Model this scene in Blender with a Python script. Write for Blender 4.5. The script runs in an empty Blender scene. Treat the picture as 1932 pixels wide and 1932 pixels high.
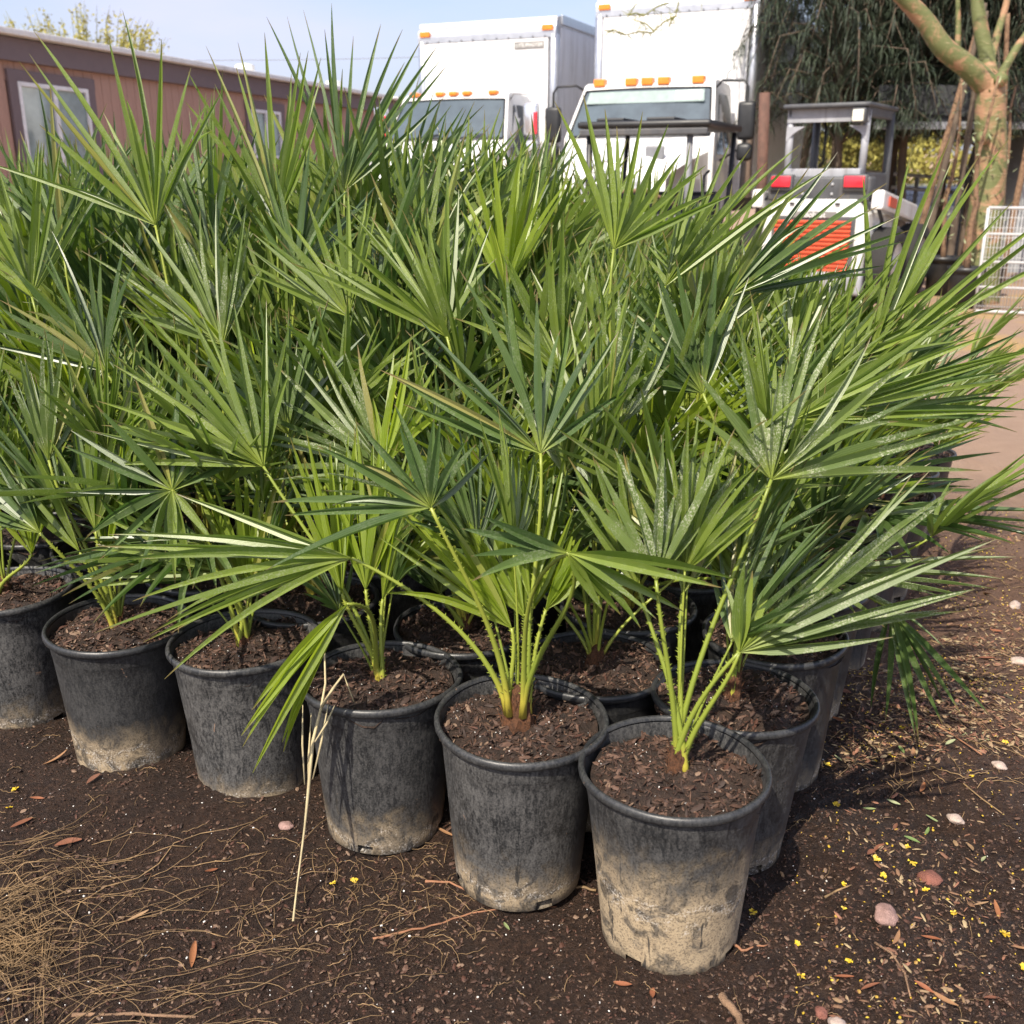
import bpy, bmesh, math, random
import numpy as np
from mathutils import Vector, Matrix, noise as mnoise

R = math.radians
scene = bpy.context.scene
COL = scene.collection

# ---------------------------------------------------------------- camera
CAM_H, PITCH, FPX = 1.295, R(18.0), 1935.0      # pixel units below: the photograph at 1932 px
cam_d = bpy.data.cameras.new('camera')
cam = bpy.data.objects.new('camera', cam_d)
COL.objects.link(cam)
cam.location = (0, 0, CAM_H)
cam.rotation_euler = (math.pi / 2 - PITCH, 0, 0)
cam_d.sensor_width = 36
cam_d.lens = 36 * FPX / 1932
cam_d.clip_start, cam_d.clip_end = 0.05, 3000
cam_d.dof.use_dof = True
cam_d.dof.focus_distance = 2.15
cam_d.dof.aperture_fstop = 6.5
scene.camera = cam

# ---------------------------------------------------------------- world and sun
SUN_EL, SUN_AZ = R(50), R(-150)      # azimuth of the sun, clockwise from +y
sun_vec = Vector((math.sin(SUN_AZ) * math.cos(SUN_EL), math.cos(SUN_AZ) * math.cos(SUN_EL), math.sin(SUN_EL)))
world = bpy.data.worlds.new('World')
scene.world = world
world.use_nodes = True
wn, wl = world.node_tree.nodes, world.node_tree.links
wn.clear()
wo = wn.new('ShaderNodeOutputWorld')
bg = wn.new('ShaderNodeBackground')
sky = wn.new('ShaderNodeTexSky')
sky.sky_type = 'NISHITA'
sky.sun_disc = False
sky.sun_elevation = SUN_EL
sky.sun_rotation = SUN_AZ
sky.air_density, sky.dust_density, sky.ozone_density = 1.0, 2.6, 1.6
bg.inputs['Strength'].default_value = 0.15
tcw = wn.new('ShaderNodeTexCoord')
mapw = wn.new('ShaderNodeMapping')
mapw.inputs['Scale'].default_value = (1.2, 1.2, 4.0)
cn = wn.new('ShaderNodeTexNoise')
cn.inputs['Scale'].default_value = 1.6
cn.inputs['Detail'].default_value = 6
cn.inputs['Roughness'].default_value = 0.55
cr = wn.new('ShaderNodeValToRGB')
cr.color_ramp.elements[0].position, cr.color_ramp.elements[1].position = 0.34, 0.72
cr.color_ramp.elements[0].color = (0.10, 0.10, 0.10, 1)
cr.color_ramp.elements[1].color = (0.75, 0.75, 0.75, 1)
mixw = wn.new('ShaderNodeMix')
mixw.data_type = 'RGBA'
mixw.inputs['B'].default_value = (4.3, 4.25, 5.7, 1)
wl.new(tcw.outputs['Generated'], mapw.inputs['Vector'])
wl.new(mapw.outputs['Vector'], cn.inputs['Vector'])
wl.new(cn.outputs['Fac'], cr.inputs['Fac'])
wl.new(cr.outputs['Color'], mixw.inputs['Factor'])
wl.new(sky.outputs['Color'], mixw.inputs['A'])
wl.new(mixw.outputs['Result'], bg.inputs['Color'])
wl.new(bg.outputs['Background'], wo.inputs['Surface'])

sun_d = bpy.data.lights.new('sun', 'SUN')
sun_d.energy, sun_d.angle, sun_d.color = 5.0, R(0.53), (1.0, 0.91, 0.77)
sun = bpy.data.objects.new('sun', sun_d)
COL.objects.link(sun)
sun.rotation_euler = sun_vec.to_track_quat('Z', 'Y').to_euler()

vs = scene.view_settings
vs.view_transform, vs.look, vs.exposure, vs.gamma = 'Standard', 'None', 0.46, 1.0
scene.cycles.use_denoising = True
scene.cycles.max_bounces = 6
scene.cycles.diffuse_bounces = 3
scene.cycles.transmission_bounces = 4
scene.cycles.transparent_max_bounces = 8
scene.cycles.sample_clamp_indirect = 6

# ---------------------------------------------------------------- pixel helpers (places on the photo -> places in the world)
SP, CP = math.sin(PITCH), math.cos(PITCH)


def ray(u, v):
    x, yu = (u - 966) / FPX, -(v - 966) / FPX
    return Vector((x, CP + SP * yu, -SP + CP * yu))


def at_y(u, v, y):
    d = ray(u, v)
    return Vector((0, 0, CAM_H)) + d * (y / d.y)


def at_z(u, v, z=0.0):
    d = ray(u, v)
    return Vector((0, 0, CAM_H)) + d * ((z - CAM_H) / d.z)


def at_plane(u, v, p, n):
    d = ray(u, v)
    o = Vector((0, 0, CAM_H))
    return o + d * ((p - o).dot(n) / d.dot(n))


def project(p):
    q = p - Vector((0, 0, CAM_H))
    f = q.y * CP - q.z * SP
    up = q.y * SP + q.z * CP
    return 966 + FPX * q.x / f, 966 - FPX * up / f


CAM_UP = Vector((0, SP, CP))
CAM_FW = Vector((0, CP, -SP))
RIGHT = Vector((1, 0, 0))
ZUP = Vector((0, 0, 1))

# ---------------------------------------------------------------- material helpers
MATS = {}


def new_mat(name):
    m = bpy.data.materials.new(name)
    m.use_nodes = True
    n = m.node_tree.nodes
    MATS[name] = m
    return m, n, m.node_tree.links, n['Principled BSDF']


def nd(n, kind, **kw):
    x = n.new(kind)
    for k, v in kw.items():
        if k in x.inputs.keys() if isinstance(k, str) else False:
            x.inputs[k].default_value = v
        else:
            setattr(x, k, v)
    return x


def noise_node(n, l, scale, detail=4, rough=0.55, vec=None, dist=0.0):
    t = n.new('ShaderNodeTexNoise')
    t.inputs['Scale'].default_value = scale
    t.inputs['Detail'].default_value = detail
    t.inputs['Roughness'].default_value = rough
    t.inputs['Distortion'].default_value = dist
    if vec is not None:
        l.new(vec, t.inputs['Vector'])
    return t.outputs['Fac']


def ramp(n, l, fac, stops):
    r = n.new('ShaderNodeValToRGB')
    e = r.color_ramp.elements
    while len(e) < len(stops):
        e.new(0.5)
    for el, (p, c) in zip(e, stops):
        el.position = p
        el.color = (*c, 1) if len(c) == 3 else c
    l.new(fac, r.inputs['Fac'])
    return r.outputs['Color']


def mixc(n, l, fac, a, b):
    m = n.new('ShaderNodeMix')
    m.data_type = 'RGBA'
    for sock, val in (('Factor', fac), ('A', a), ('B', b)):
        s = m.inputs[sock]
        if hasattr(val, 'links'):
            l.new(val, s)
        elif sock == 'Factor':
            s.default_value = val
        else:
            s.default_value = (*val, 1)
    return m.outputs['Result']


def math_n(n, l, op, a, b=None, c=None):
    m = n.new('ShaderNodeMath')
    m.operation = op
    for i, val in enumerate((a, b, c)):
        if val is None:
            continue
        if hasattr(val, 'links'):
            l.new(val, m.inputs[i])
        else:
            m.inputs[i].default_value = val
    return m.outputs[0]


def sstep(n, l, x, lo, hi):
    m = n.new('ShaderNodeMapRange')
    m.interpolation_type = 'SMOOTHSTEP'
    l.new(x, m.inputs['Value'])
    m.inputs['From Min'].default_value = lo
    m.inputs['From Max'].default_value = hi
    return m.outputs['Result']


def bump(n, l, h, strength, dist, bsdf):
    b = n.new('ShaderNodeBump')
    b.inputs['Strength'].default_value = strength
    b.inputs['Distance'].default_value = dist
    l.new(h, b.inputs['Height'])
    l.new(b.outputs['Normal'], bsdf.inputs['Normal'])


def plain(name, col, rough=0.5, metal=0.0, var=0.15, scale=8.0, bumpy=0.0, spec=0.5, coat=0.0):
    m, n, l, b = new_mat(name)
    tc = n.new('ShaderNodeTexCoord').outputs['Object']
    f = noise_node(n, l, scale, 6, 0.6, tc)
    lo = tuple(c * (1 - var) for c in col)
    hi = tuple(min(1, c * (1 + var)) for c in col)
    l.new(ramp(n, l, f, [(0.3, lo), (0.7, hi)]), b.inputs['Base Color'])
    r = n.new('ShaderNodeMapRange')
    l.new(f, r.inputs['Value'])
    r.inputs['To Min'].default_value, r.inputs['To Max'].default_value = max(0.02, rough - 0.12), min(1, rough + 0.12)
    l.new(r.outputs['Result'], b.inputs['Roughness'])
    b.inputs['Metallic'].default_value = metal
    b.inputs['Specular IOR Level'].default_value = spec
    b.inputs['Coat Weight'].default_value = coat
    if bumpy:
        bump(n, l, noise_node(n, l, scale * 6, 5, 0.6, tc), bumpy, 0.02, b)
    return m


def attr_mat(name, rough=0.7, bumpy=0.0):
    """colour per piece from the mesh attribute 'tint'"""
    m, n, l, b = new_mat(name)
    a = n.new('ShaderNodeAttribute')
    a.attribute_name = 'tint'
    tc = n.new('ShaderNodeTexCoord').outputs['Object']
    f = noise_node(n, l, 300, 3, 0.6, tc)
    l.new(mixc(n, l, math_n(n, l, 'MULTIPLY', f, 0.5), a.outputs['Color'], (0.02, 0.012, 0.008)), b.inputs['Base Color'])
    b.inputs['Roughness'].default_value = rough
    return m


def leaf_mat(name, dark, light, trans, speck=0.0, tmix=0.3, rough=0.36):
    m, n, l, b = new_mat(name)
    at = n.new('ShaderNodeAttribute'); at.attribute_name = 'along'
    ar = n.new('ShaderNodeAttribute'); ar.attribute_name = 'piece'
    ac = n.new('ShaderNodeAttribute'); ac.attribute_name = 'across'
    oi = n.new('ShaderNodeObjectInfo')
    tc = n.new('ShaderNodeTexCoord').outputs['Object']
    nz = noise_node(n, l, 9, 4, 0.6, tc)
    f = math_n(n, l, 'ADD', math_n(n, l, 'MULTIPLY', ar.outputs['Fac'], 0.55), math_n(n, l, 'MULTIPLY', oi.outputs['Random'], 0.35))
    f = math_n(n, l, 'ADD', f, math_n(n, l, 'MULTIPLY', nz, 0.25))
    col = mixc(n, l, f, dark, light)
    # veins running along the segment
    w = math_n(n, l, 'SINE', math_n(n, l, 'MULTIPLY', ac.outputs['Fac'], 26.0))
    col = mixc(n, l, math_n(n, l, 'MULTIPLY', sstep(n, l, w, 0.2, 1.0), 0.22), col, tuple(min(1, c * 1.9 + 0.02) for c in light))
    # pale dusty speckle
    sp = noise_node(n, l, 300, 3, 0.7, tc)
    big = noise_node(n, l, 14, 3, 0.6, tc)
    sm = math_n(n, l, 'MULTIPLY', sstep(n, l, sp, 0.50, 0.58), sstep(n, l, big, 0.40, 0.62))
    od = math_n(n, l, 'MULTIPLY', sm, math_n(n, l, 'ADD', math_n(n, l, 'MULTIPLY', oi.outputs['Random'], 0.25), speck))
    col = mixc(n, l, od, col, (0.42, 0.44, 0.31))
    col = mixc(n, l, math_n(n, l, 'MULTIPLY', sstep(n, l, ar.outputs['Fac'], 0.965, 0.985), 0.65), col, (0.32, 0.27, 0.09))
    # yellowish hub, browned tips
    hub = sstep(n, l, at.outputs['Fac'], 0.22, 0.02)
    col = mixc(n, l, math_n(n, l, 'MULTIPLY', hub, 0.75), col, (0.30, 0.36, 0.06))
    tip = math_n(n, l, 'MULTIPLY', sstep(n, l, math_n(n, l, 'ADD', at.outputs['Fac'], math_n(n, l, 'MULTIPLY', ar.outputs['Fac'], 0.10)), 0.97, 1.02), 0.8)
    col = mixc(n, l, tip, col, (0.20, 0.13, 0.06))
    l.new(col, b.inputs['Base Color'])
    rr = n.new('ShaderNodeMapRange')
    l.new(od, rr.inputs['Value'])
    rr.inputs['To Min'].default_value, rr.inputs['To Max'].default_value = rough, 0.8
    l.new(rr.outputs['Result'], b.inputs['Roughness'])
    b.inputs['Specular IOR Level'].default_value = 0.75
    tr = n.new('ShaderNodeBsdfTranslucent')
    l.new(mixc(n, l, f, tuple(c * 0.8 for c in trans), trans), tr.inputs['Color'])
    ms = n.new('ShaderNodeMixShader')
    ms.inputs['Fac'].default_value = tmix
    l.new(b.outputs['BSDF'], ms.inputs[1])
    l.new(tr.outputs['BSDF'], ms.inputs[2])
    l.new(ms.outputs['Shader'], n['Material Output'].inputs['Surface'])
    bump(n, l, w, 0.12, 0.0006, b)
    return m


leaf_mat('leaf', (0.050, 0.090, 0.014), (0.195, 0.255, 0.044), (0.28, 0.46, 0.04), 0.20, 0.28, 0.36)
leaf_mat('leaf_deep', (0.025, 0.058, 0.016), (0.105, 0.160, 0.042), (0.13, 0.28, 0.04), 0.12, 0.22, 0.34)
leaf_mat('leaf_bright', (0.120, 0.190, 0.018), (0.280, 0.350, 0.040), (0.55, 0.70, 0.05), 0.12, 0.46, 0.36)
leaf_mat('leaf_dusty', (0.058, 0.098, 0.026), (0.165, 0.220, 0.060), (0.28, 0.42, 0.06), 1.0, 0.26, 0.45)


def stalk_mat():
    m, n, l, b = new_mat('stalk')
    at = n.new('ShaderNodeAttribute'); at.attribute_name = 'along'
    oi = n.new('ShaderNodeObjectInfo')
    tc = n.new('ShaderNodeTexCoord').outputs['Object']
    f = math_n(n, l, 'ADD', math_n(n, l, 'MULTIPLY', oi.outputs['Random'], 0.6), math_n(n, l, 'MULTIPLY', noise_node(n, l, 30, 4, 0.6, tc), 0.4))
    col = mixc(n, l, f, (0.15, 0.205, 0.028), (0.31, 0.345, 0.050))
    col = mixc(n, l, sstep(n, l, at.outputs['Fac'], 0.22, 0.0), col, (0.44, 0.36, 0.05))
    l.new(col, b.inputs['Base Color'])
    b.inputs['Roughness'].default_value = 0.4
    b.inputs['Subsurface Weight'].default_value = 0.0


stalk_mat()
plain('dry_leaf', (0.46, 0.38, 0.22), 0.8, var=0.25, scale=40)
plain('fibre', (0.205, 0.085, 0.036), 0.9, var=0.65, scale=160, bumpy=0.9)


def pot_mat():
    m, n, l, b = new_mat('pot_plastic')
    tcn = n.new('ShaderNodeTexCoord')
    oi = n.new('ShaderNodeObjectInfo')
    sepc = n.new('ShaderNodeSeparateColor')
    l.new(oi.outputs['Color'], sepc.inputs['Color'])
    mud, dust, seed = sepc.outputs['Red'], sepc.outputs['Green'], sepc.outputs['Blue']
    offs = n.new('ShaderNodeVectorMath'); offs.operation = 'ADD'
    comb = n.new('ShaderNodeCombineXYZ')
    sv = math_n(n, l, 'MULTIPLY', seed, 37.0)
    l.new(sv, comb.inputs['X']); l.new(sv, comb.inputs['Y'])
    l.new(tcn.outputs['Object'], offs.inputs[0]); l.new(comb.outputs['Vector'], offs.inputs[1])
    vec = offs.outputs['Vector']
    sep = n.new('ShaderNodeSeparateXYZ')
    l.new(tcn.outputs['Object'], sep.inputs['Vector'])
    z = sep.outputs['Z']
    mp = n.new('ShaderNodeMapping'); mp.inputs['Scale'].default_value = (1, 1, 0.28)
    l.new(vec, mp.inputs['Vector'])
    stre = noise_node(n, l, 150, 8, 0.80, mp.outputs['Vector'], 0.5)
    blot = noise_node(n, l, 13, 5, 0.6, vec, 0.6)
    fine = noise_node(n, l, 260, 3, 0.7, vec)
    col = mixc(n, l, blot, (0.010, 0.0105, 0.0115), (0.026, 0.028, 0.031))
    dm = math_n(n, l, 'MULTIPLY', sstep(n, l, math_n(n, l, 'ADD', math_n(n, l, 'MULTIPLY', stre, 0.55), math_n(n, l, 'ADD', math_n(n, l, 'MULTIPLY', blot, 0.22), math_n(n, l, 'MULTIPLY', fine, 0.35))), 0.46, 0.68), dust)
    col = mixc(n, l, dm, col, (0.125, 0.121, 0.116))
    # dried mud creeping up from the base; thin and mealy at its upper edge
    edge = math_n(n, l, 'ADD', z, math_n(n, l, 'MULTIPLY', math_n(n, l, 'SUBTRACT', blot, 0.5), 0.22))
    edge = math_n(n, l, 'ADD', edge, math_n(n, l, 'MULTIPLY', math_n(n, l, 'SUBTRACT', stre, 0.5), 0.07))
    mm = math_n(n, l, 'SUBTRACT', mud, edge)
    mask = sstep(n, l, mm, -0.075, 0.065)
    grit = sstep(n, l, fine, 0.36, 0.52)
    mask = math_n(n, l, 'MULTIPLY', mask, math_n(n, l, 'ADD', 0.45, math_n(n, l, 'MULTIPLY', grit, 0.55)))
    pat = noise_node(n, l, 22, 5, 0.65, vec, 1.0)
    mask = math_n(n, l, 'MULTIPLY', mask, math_n(n, l, 'ADD', 0.22, math_n(n, l, 'MULTIPLY', sstep(n, l, pat, 0.36, 0.54), 0.78)))
    mask = math_n(n, l, 'MULTIPLY', mask, math_n(n, l, 'ADD', 0.35, math_n(n, l, 'MULTIPLY', sstep(n, l, math_n(n, l, 'ADD', z, math_n(n, l, 'MULTIPLY', pat, 0.05)), 0.025, 0.055), 0.65)))
    tan = mixc(n, l, noise_node(n, l, 40, 4, 0.6, vec), (0.27, 0.20, 0.125), (0.52, 0.41, 0.265))
    col = mixc(n, l, mask, col, tan)
    # whitish lime line low down
    lime = math_n(n, l, 'MULTIPLY', sstep(n, l, math_n(n, l, 'ABSOLUTE', math_n(n, l, 'SUBTRACT', edge, math_n(n, l, 'MULTIPLY', mud, 0.72))), 0.016, 0.0), sstep(n, l, fine, 0.5, 0.62))
    col = mixc(n, l, math_n(n, l, 'MULTIPLY', lime, 0.7), col, (0.55, 0.53, 0.50))
    # scuffs where the dirt is rubbed away
    mp2 = n.new('ShaderNodeMapping'); mp2.inputs['Scale'].default_value = (1.0, 1.0, 0.22); mp2.inputs['Rotation'].default_value = (0.5, 0.4, 0)
    l.new(vec, mp2.inputs['Vector'])
    sc1 = noise_node(n, l, 34, 2, 0.5, mp2.outputs['Vector'], 0.9)
    scm = math_n(n, l, 'MULTIPLY', sstep(n, l, sc1, 0.655, 0.70), sstep(n, l, blot, 0.38, 0.5))
    col = mixc(n, l, math_n(n, l, 'MULTIPLY', scm, 0.85), col, (0.018, 0.019, 0.021))
    # pinkish dried splashes
    spl = math_n(n, l, 'MULTIPLY', sstep(n, l, noise_node(n, l, 30, 3, 0.7, vec, 1.0), 0.70, 0.74), 0.6)
    col = mixc(n, l, spl, col, (0.30, 0.19, 0.13))
    l.new(col, b.inputs['Base Color'])
    rr = math_n(n, l, 'ADD', 0.34, math_n(n, l, 'MULTIPLY', math_n(n, l, 'ADD', mask, dm), 0.4))
    l.new(rr, b.inputs['Roughness'])
    bump(n, l, math_n(n, l, 'ADD', math_n(n, l, 'MULTIPLY', stre, 0.5), math_n(n, l, 'MULTIPLY', mask, 0.6)), 0.35, 0.002, b)


pot_mat()


def soil_mat(name, a, c, wet):
    m, n, l, b = new_mat(name)
    tc = n.new('ShaderNodeTexCoord').outputs['Object']
    f1 = noise_node(n, l, 60, 6, 0.7, tc)
    f2 = noise_node(n, l, 7, 4, 0.6, tc)
    col = mixc(n, l, sstep(n, l, f1, 0.35, 0.72), a, c)
    col = mixc(n, l, math_n(n, l, 'MULTIPLY', sstep(n, l, f2, 0.4, 0.7), 0.5), col, tuple(x * 0.55 for x in a))
    l.new(col, b.inputs['Base Color'])
    l.new(math_n(n, l, 'ADD', wet, math_n(n, l, 'MULTIPLY', f2, 0.3)), b.inputs['Roughness'])
    h = math_n(n, l, 'ADD', noise_node(n, l, 150, 5, 0.75, tc), math_n(n, l, 'MULTIPLY', f1, 1.2))
    bump(n, l, h, 0.9, 0.012, b)


soil_mat('pot_soil', (0.030, 0.017, 0.011), (0.080, 0.046, 0.030), 0.55)


def ground_mat():
    m, n, l, b = new_mat('ground')
    tc = n.new('ShaderNodeTexCoord').outputs['Object']
    sep = n.new('ShaderNodeSeparateXYZ'); l.new(tc, sep.inputs['Vector'])
    f_big = noise_node(n, l, 1.3, 6, 0.6, tc, 0.4)
    f_mid = noise_node(n, l, 11, 6, 0.65, tc, 0.3)
    f_fine = noise_node(n, l, 85, 6, 0.75, tc)
    f_grain = noise_node(n, l, 330, 3, 0.7, tc)
    wet = mixc(n, l, sstep(n, l, f_fine, 0.36, 0.68), (0.022, 0.0125, 0.0085), (0.074, 0.042, 0.027))
    wet = mixc(n, l, math_n(n, l, 'MULTIPLY', sstep(n, l, f_mid, 0.42, 0.62), 0.65), wet, (0.027, 0.0165, 0.012))
    damp = mixc(n, l, f_fine, (0.095, 0.052, 0.034), (0.20, 0.118, 0.078))
    dry = mixc(n, l, f_mid, (0.30, 0.195, 0.135), (0.43, 0.30, 0.215))
    # how far the hose water reaches: wet round the pots, drying out along the track
    d = math_n(n, l, 'ADD', sep.outputs['Y'], math_n(n, l, 'MULTIPLY', math_n(n, l, 'MAXIMUM', math_n(n, l, 'SUBTRACT', sep.outputs['X'], 0.45), 0.0), 0.75))
    d = math_n(n, l, 'ADD', d, math_n(n, l, 'MULTIPLY', math_n(n, l, 'SUBTRACT', f_big, 0.5), 1.8))
    d = math_n(n, l, 'ADD', d, math_n(n, l, 'MULTIPLY', math_n(n, l, 'SUBTRACT', f_mid, 0.5), 0.7))
    col = mixc(n, l, sstep(n, l, d, 2.2, 3.6), wet, damp)
    col = mixc(n, l, sstep(n, l, d, 4.2, 6.2), col, dry)
    # carpet of fallen petals farther down the track
    pm = math_n(n, l, 'MULTIPLY', sstep(n, l, noise_node(n, l, 0.9, 3, 0.6, tc), 0.46, 0.62), sstep(n, l, sep.outputs['Y'], 6.0, 8.5))
    pm = math_n(n, l, 'MULTIPLY', pm, sstep(n, l, f_fine, 0.35, 0.6))
    pm = math_n(n, l, 'MULTIPLY', pm, sstep(n, l, sep.outputs['Y'], 16.0, 12.0))
    col = mixc(n, l, math_n(n, l, 'MULTIPLY', pm, 0.7), col, (0.55, 0.36, 0.06))
    l.new(col, b.inputs['Base Color'])
    rgh = math_n(n, l, 'ADD', 0.45, math_n(n, l, 'MULTIPLY', sstep(n, l, d, 2.3, 4.2), 0.45))
    rgh = math_n(n, l, 'ADD', rgh, math_n(n, l, 'MULTIPLY', math_n(n, l, 'SUBTRACT', f_grain, 0.5), 0.5))
    l.new(rgh, b.inputs['Roughness'])
    b.inputs['Specular IOR Level'].default_value = 0.35
    h = math_n(n, l, 'ADD', math_n(n, l, 'MULTIPLY', f_fine, 1.0), math_n(n, l, 'MULTIPLY', f_grain, 0.45))
    bump(n, l, h, 1.0, 0.014, b)


ground_mat()
attr_mat('litter', 0.75)
attr_mat('petal', 0.6)
plain('straw', (0.235, 0.150, 0.072), 0.75, var=0.6, scale=25)
plain('root', (0.27, 0.125, 0.065), 0.8, var=0.3, scale=60)
plain('perlite', (0.72, 0.70, 0.66), 0.8)
plain('stone_pink', (0.30, 0.185, 0.16), 0.6, var=0.3, scale=60, bumpy=0.4)
plain('stone_red', (0.22, 0.085, 0.060), 0.75, var=0.3, scale=60, bumpy=0.5)
plain('stone_pale', (0.42, 0.33, 0.28), 0.7, var=0.25, scale=60, bumpy=0.3)
plain('bark_wood', (0.24, 0.145, 0.085), 0.85, var=0.45, scale=30, bumpy=0.6)
plain('teal_plastic', (0.04, 0.42, 0.38), 0.4)
plain('truck_white', (0.78, 0.78, 0.77), 0.32, var=0.03, coat=0.4)
plain('panel_white', (0.74, 0.74, 0.75), 0.42, var=0.04, scale=3)
plain('aluminium', (0.62, 0.63, 0.65), 0.32, metal=0.85, var=0.08)
plain('chrome', (0.74, 0.75, 0.77), 0.16, metal=0.75, var=0.04)
plain('black_plastic', (0.020, 0.021, 0.023), 0.45, var=0.3)
plain('dark_grey', (0.075, 0.078, 0.085), 0.5, var=0.2)
plain('mid_grey', (0.19, 0.195, 0.21), 0.5, var=0.15)
plain('steel_grey', (0.33, 0.34, 0.37), 0.42, var=0.15, scale=5)
plain('tyre', (0.022, 0.021, 0.020), 0.85, var=0.3, bumpy=0.2)
plain('amber_lens', (0.85, 0.24, 0.03), 0.25)
plain('red_lens', (0.72, 0.03, 0.05), 0.2, coat=0.6)
plain('clear_lens', (0.75, 0.74, 0.62), 0.15, coat=0.8)
plain('orange_red', (0.62, 0.10, 0.045), 0.5, var=0.1)
plain('badge_grey', (0.22, 0.21, 0.20), 0.5)
plain('letter_white', (0.80, 0.80, 0.78), 0.5)
plain('letter_grey', (0.30, 0.29, 0.28), 0.6)
plain('rust', (0.12, 0.062, 0.045), 0.8, var=0.35, scale=14, bumpy=0.3)
plain('galvanised', (0.55, 0.56, 0.57), 0.4, metal=0.5, var=0.1)
plain('wire_white', (0.50, 0.50, 0.50), 0.5)
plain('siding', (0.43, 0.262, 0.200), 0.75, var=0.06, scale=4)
plain('trim_brown', (0.165, 0.125, 0.130), 0.7, var=0.08)
plain('roof_white', (0.78, 0.77, 0.74), 0.6, var=0.04)
plain('frame_white', (0.76, 0.76, 0.76), 0.45)
plain('pale_reflection', (0.27, 0.34, 0.33), 0.7)  # colour of the painted reflection across the top of a windscreen
plain('interior', (0.05, 0.055, 0.06), 0.9)
plain('tarp', (0.045, 0.047, 0.05), 0.75, var=0.1, scale=2)
plain('tent_grey', (0.30, 0.315, 0.32), 0.8, var=0.1, scale=2)
plain('car_silver', (0.48, 0.51, 0.53), 0.28, metal=0.5, coat=0.6)
plain('hill', (0.36, 0.255, 0.165), 0.95, var=0.25, scale=0.08)
plain('dark_twig', (0.115, 0.085, 0.060), 0.9, var=0.3, scale=6)
plain('yellow_bloom', (0.34, 0.31, 0.07), 0.8, var=0.4, scale=3)
plain('green_twig', (0.20, 0.20, 0.055), 0.8, var=0.3, scale=3)
plain('needle', (0.036, 0.052, 0.028), 0.65, var=0.5, scale=1.2)
plain('sage', (0.28, 0.31, 0.17), 0.75, var=0.3, scale=40)


def grime(name, col, amount):
    m = MATS[name]
    n, l = m.node_tree.nodes, m.node_tree.links
    b = n['Principled BSDF']
    src = b.inputs['Base Color'].links[0].from_socket
    tc = n.new('ShaderNodeTexCoord').outputs['Object']
    mp = n.new('ShaderNodeMapping'); mp.inputs['Scale'].default_value = (3.0, 3.0, 0.35)
    l.new(tc, mp.inputs['Vector'])
    f = sstep(n, l, noise_node(n, l, 2.2, 7, 0.7, mp.outputs['Vector'], 0.6), 0.46, 0.78)
    l.new(mixc(n, l, math_n(n, l, 'MULTIPLY', f, amount), src, col), b.inputs['Base Color'])


grime('panel_white', (0.30, 0.27, 0.23), 0.55)
grime('truck_white', (0.28, 0.25, 0.21), 0.50)
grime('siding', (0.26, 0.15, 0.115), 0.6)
grime('steel_grey', (0.10, 0.085, 0.07), 0.7)
grime('dark_grey', (0.16, 0.14, 0.12), 0.6)
grime('roof_white', (0.42, 0.38, 0.33), 0.6)
grime('tent_grey', (0.20, 0.19, 0.18), 0.6)


def glass_mat(name, col, rough=0.06):
    m, n, l, b = new_mat(name)
    tc = n.new('ShaderNodeTexCoord').outputs['Object']
    f = noise_node(n, l, 2.5, 5, 0.6, tc)
    l.new(ramp(n, l, f, [(0.35, tuple(c * 0.75 for c in col)), (0.7, tuple(c * 1.25 for c in col))]), b.inputs['Base Color'])
    b.inputs['Roughness'].default_value = rough
    b.inputs['Specular IOR Level'].default_value = 0.9
    b.inputs['Coat Weight'].default_value = 0.6


glass_mat('windscreen', (0.075, 0.10, 0.115))
glass_mat('side_glass', (0.050, 0.066, 0.075))
glass_mat('house_glass', (0.26, 0.34, 0.33))


def bark_mat():
    m, n, l, b = new_mat('palo_bark')
    tc = n.new('ShaderNodeTexCoord').outputs['Object']
    f = noise_node(n, l, 3.0, 6, 0.65, tc, 0.8)
    mp = n.new('ShaderNodeMapping'); mp.inputs['Scale'].default_value = (2, 2, 10)
    l.new(tc, mp.inputs['Vector'])
    g = noise_node(n, l, 4.0, 4, 0.6, mp.outputs['Vector'], 1.2)
    col = mixc(n, l, sstep(n, l, f, 0.48, 0.60), (0.135, 0.150, 0.052), (0.36, 0.205, 0.115))
    col = mixc(n, l, math_n(n, l, 'MULTIPLY', sstep(n, l, g, 0.60, 0.68), 0.6), col, (0.48, 0.36, 0.22))
    l.new(col, b.inputs['Base Color'])
    b.inputs['Roughness'].default_value = 0.7
    bump(n, l, g, 0.4, 0.03, b)


bark_mat()

# ---------------------------------------------------------------- mesh helpers


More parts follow.
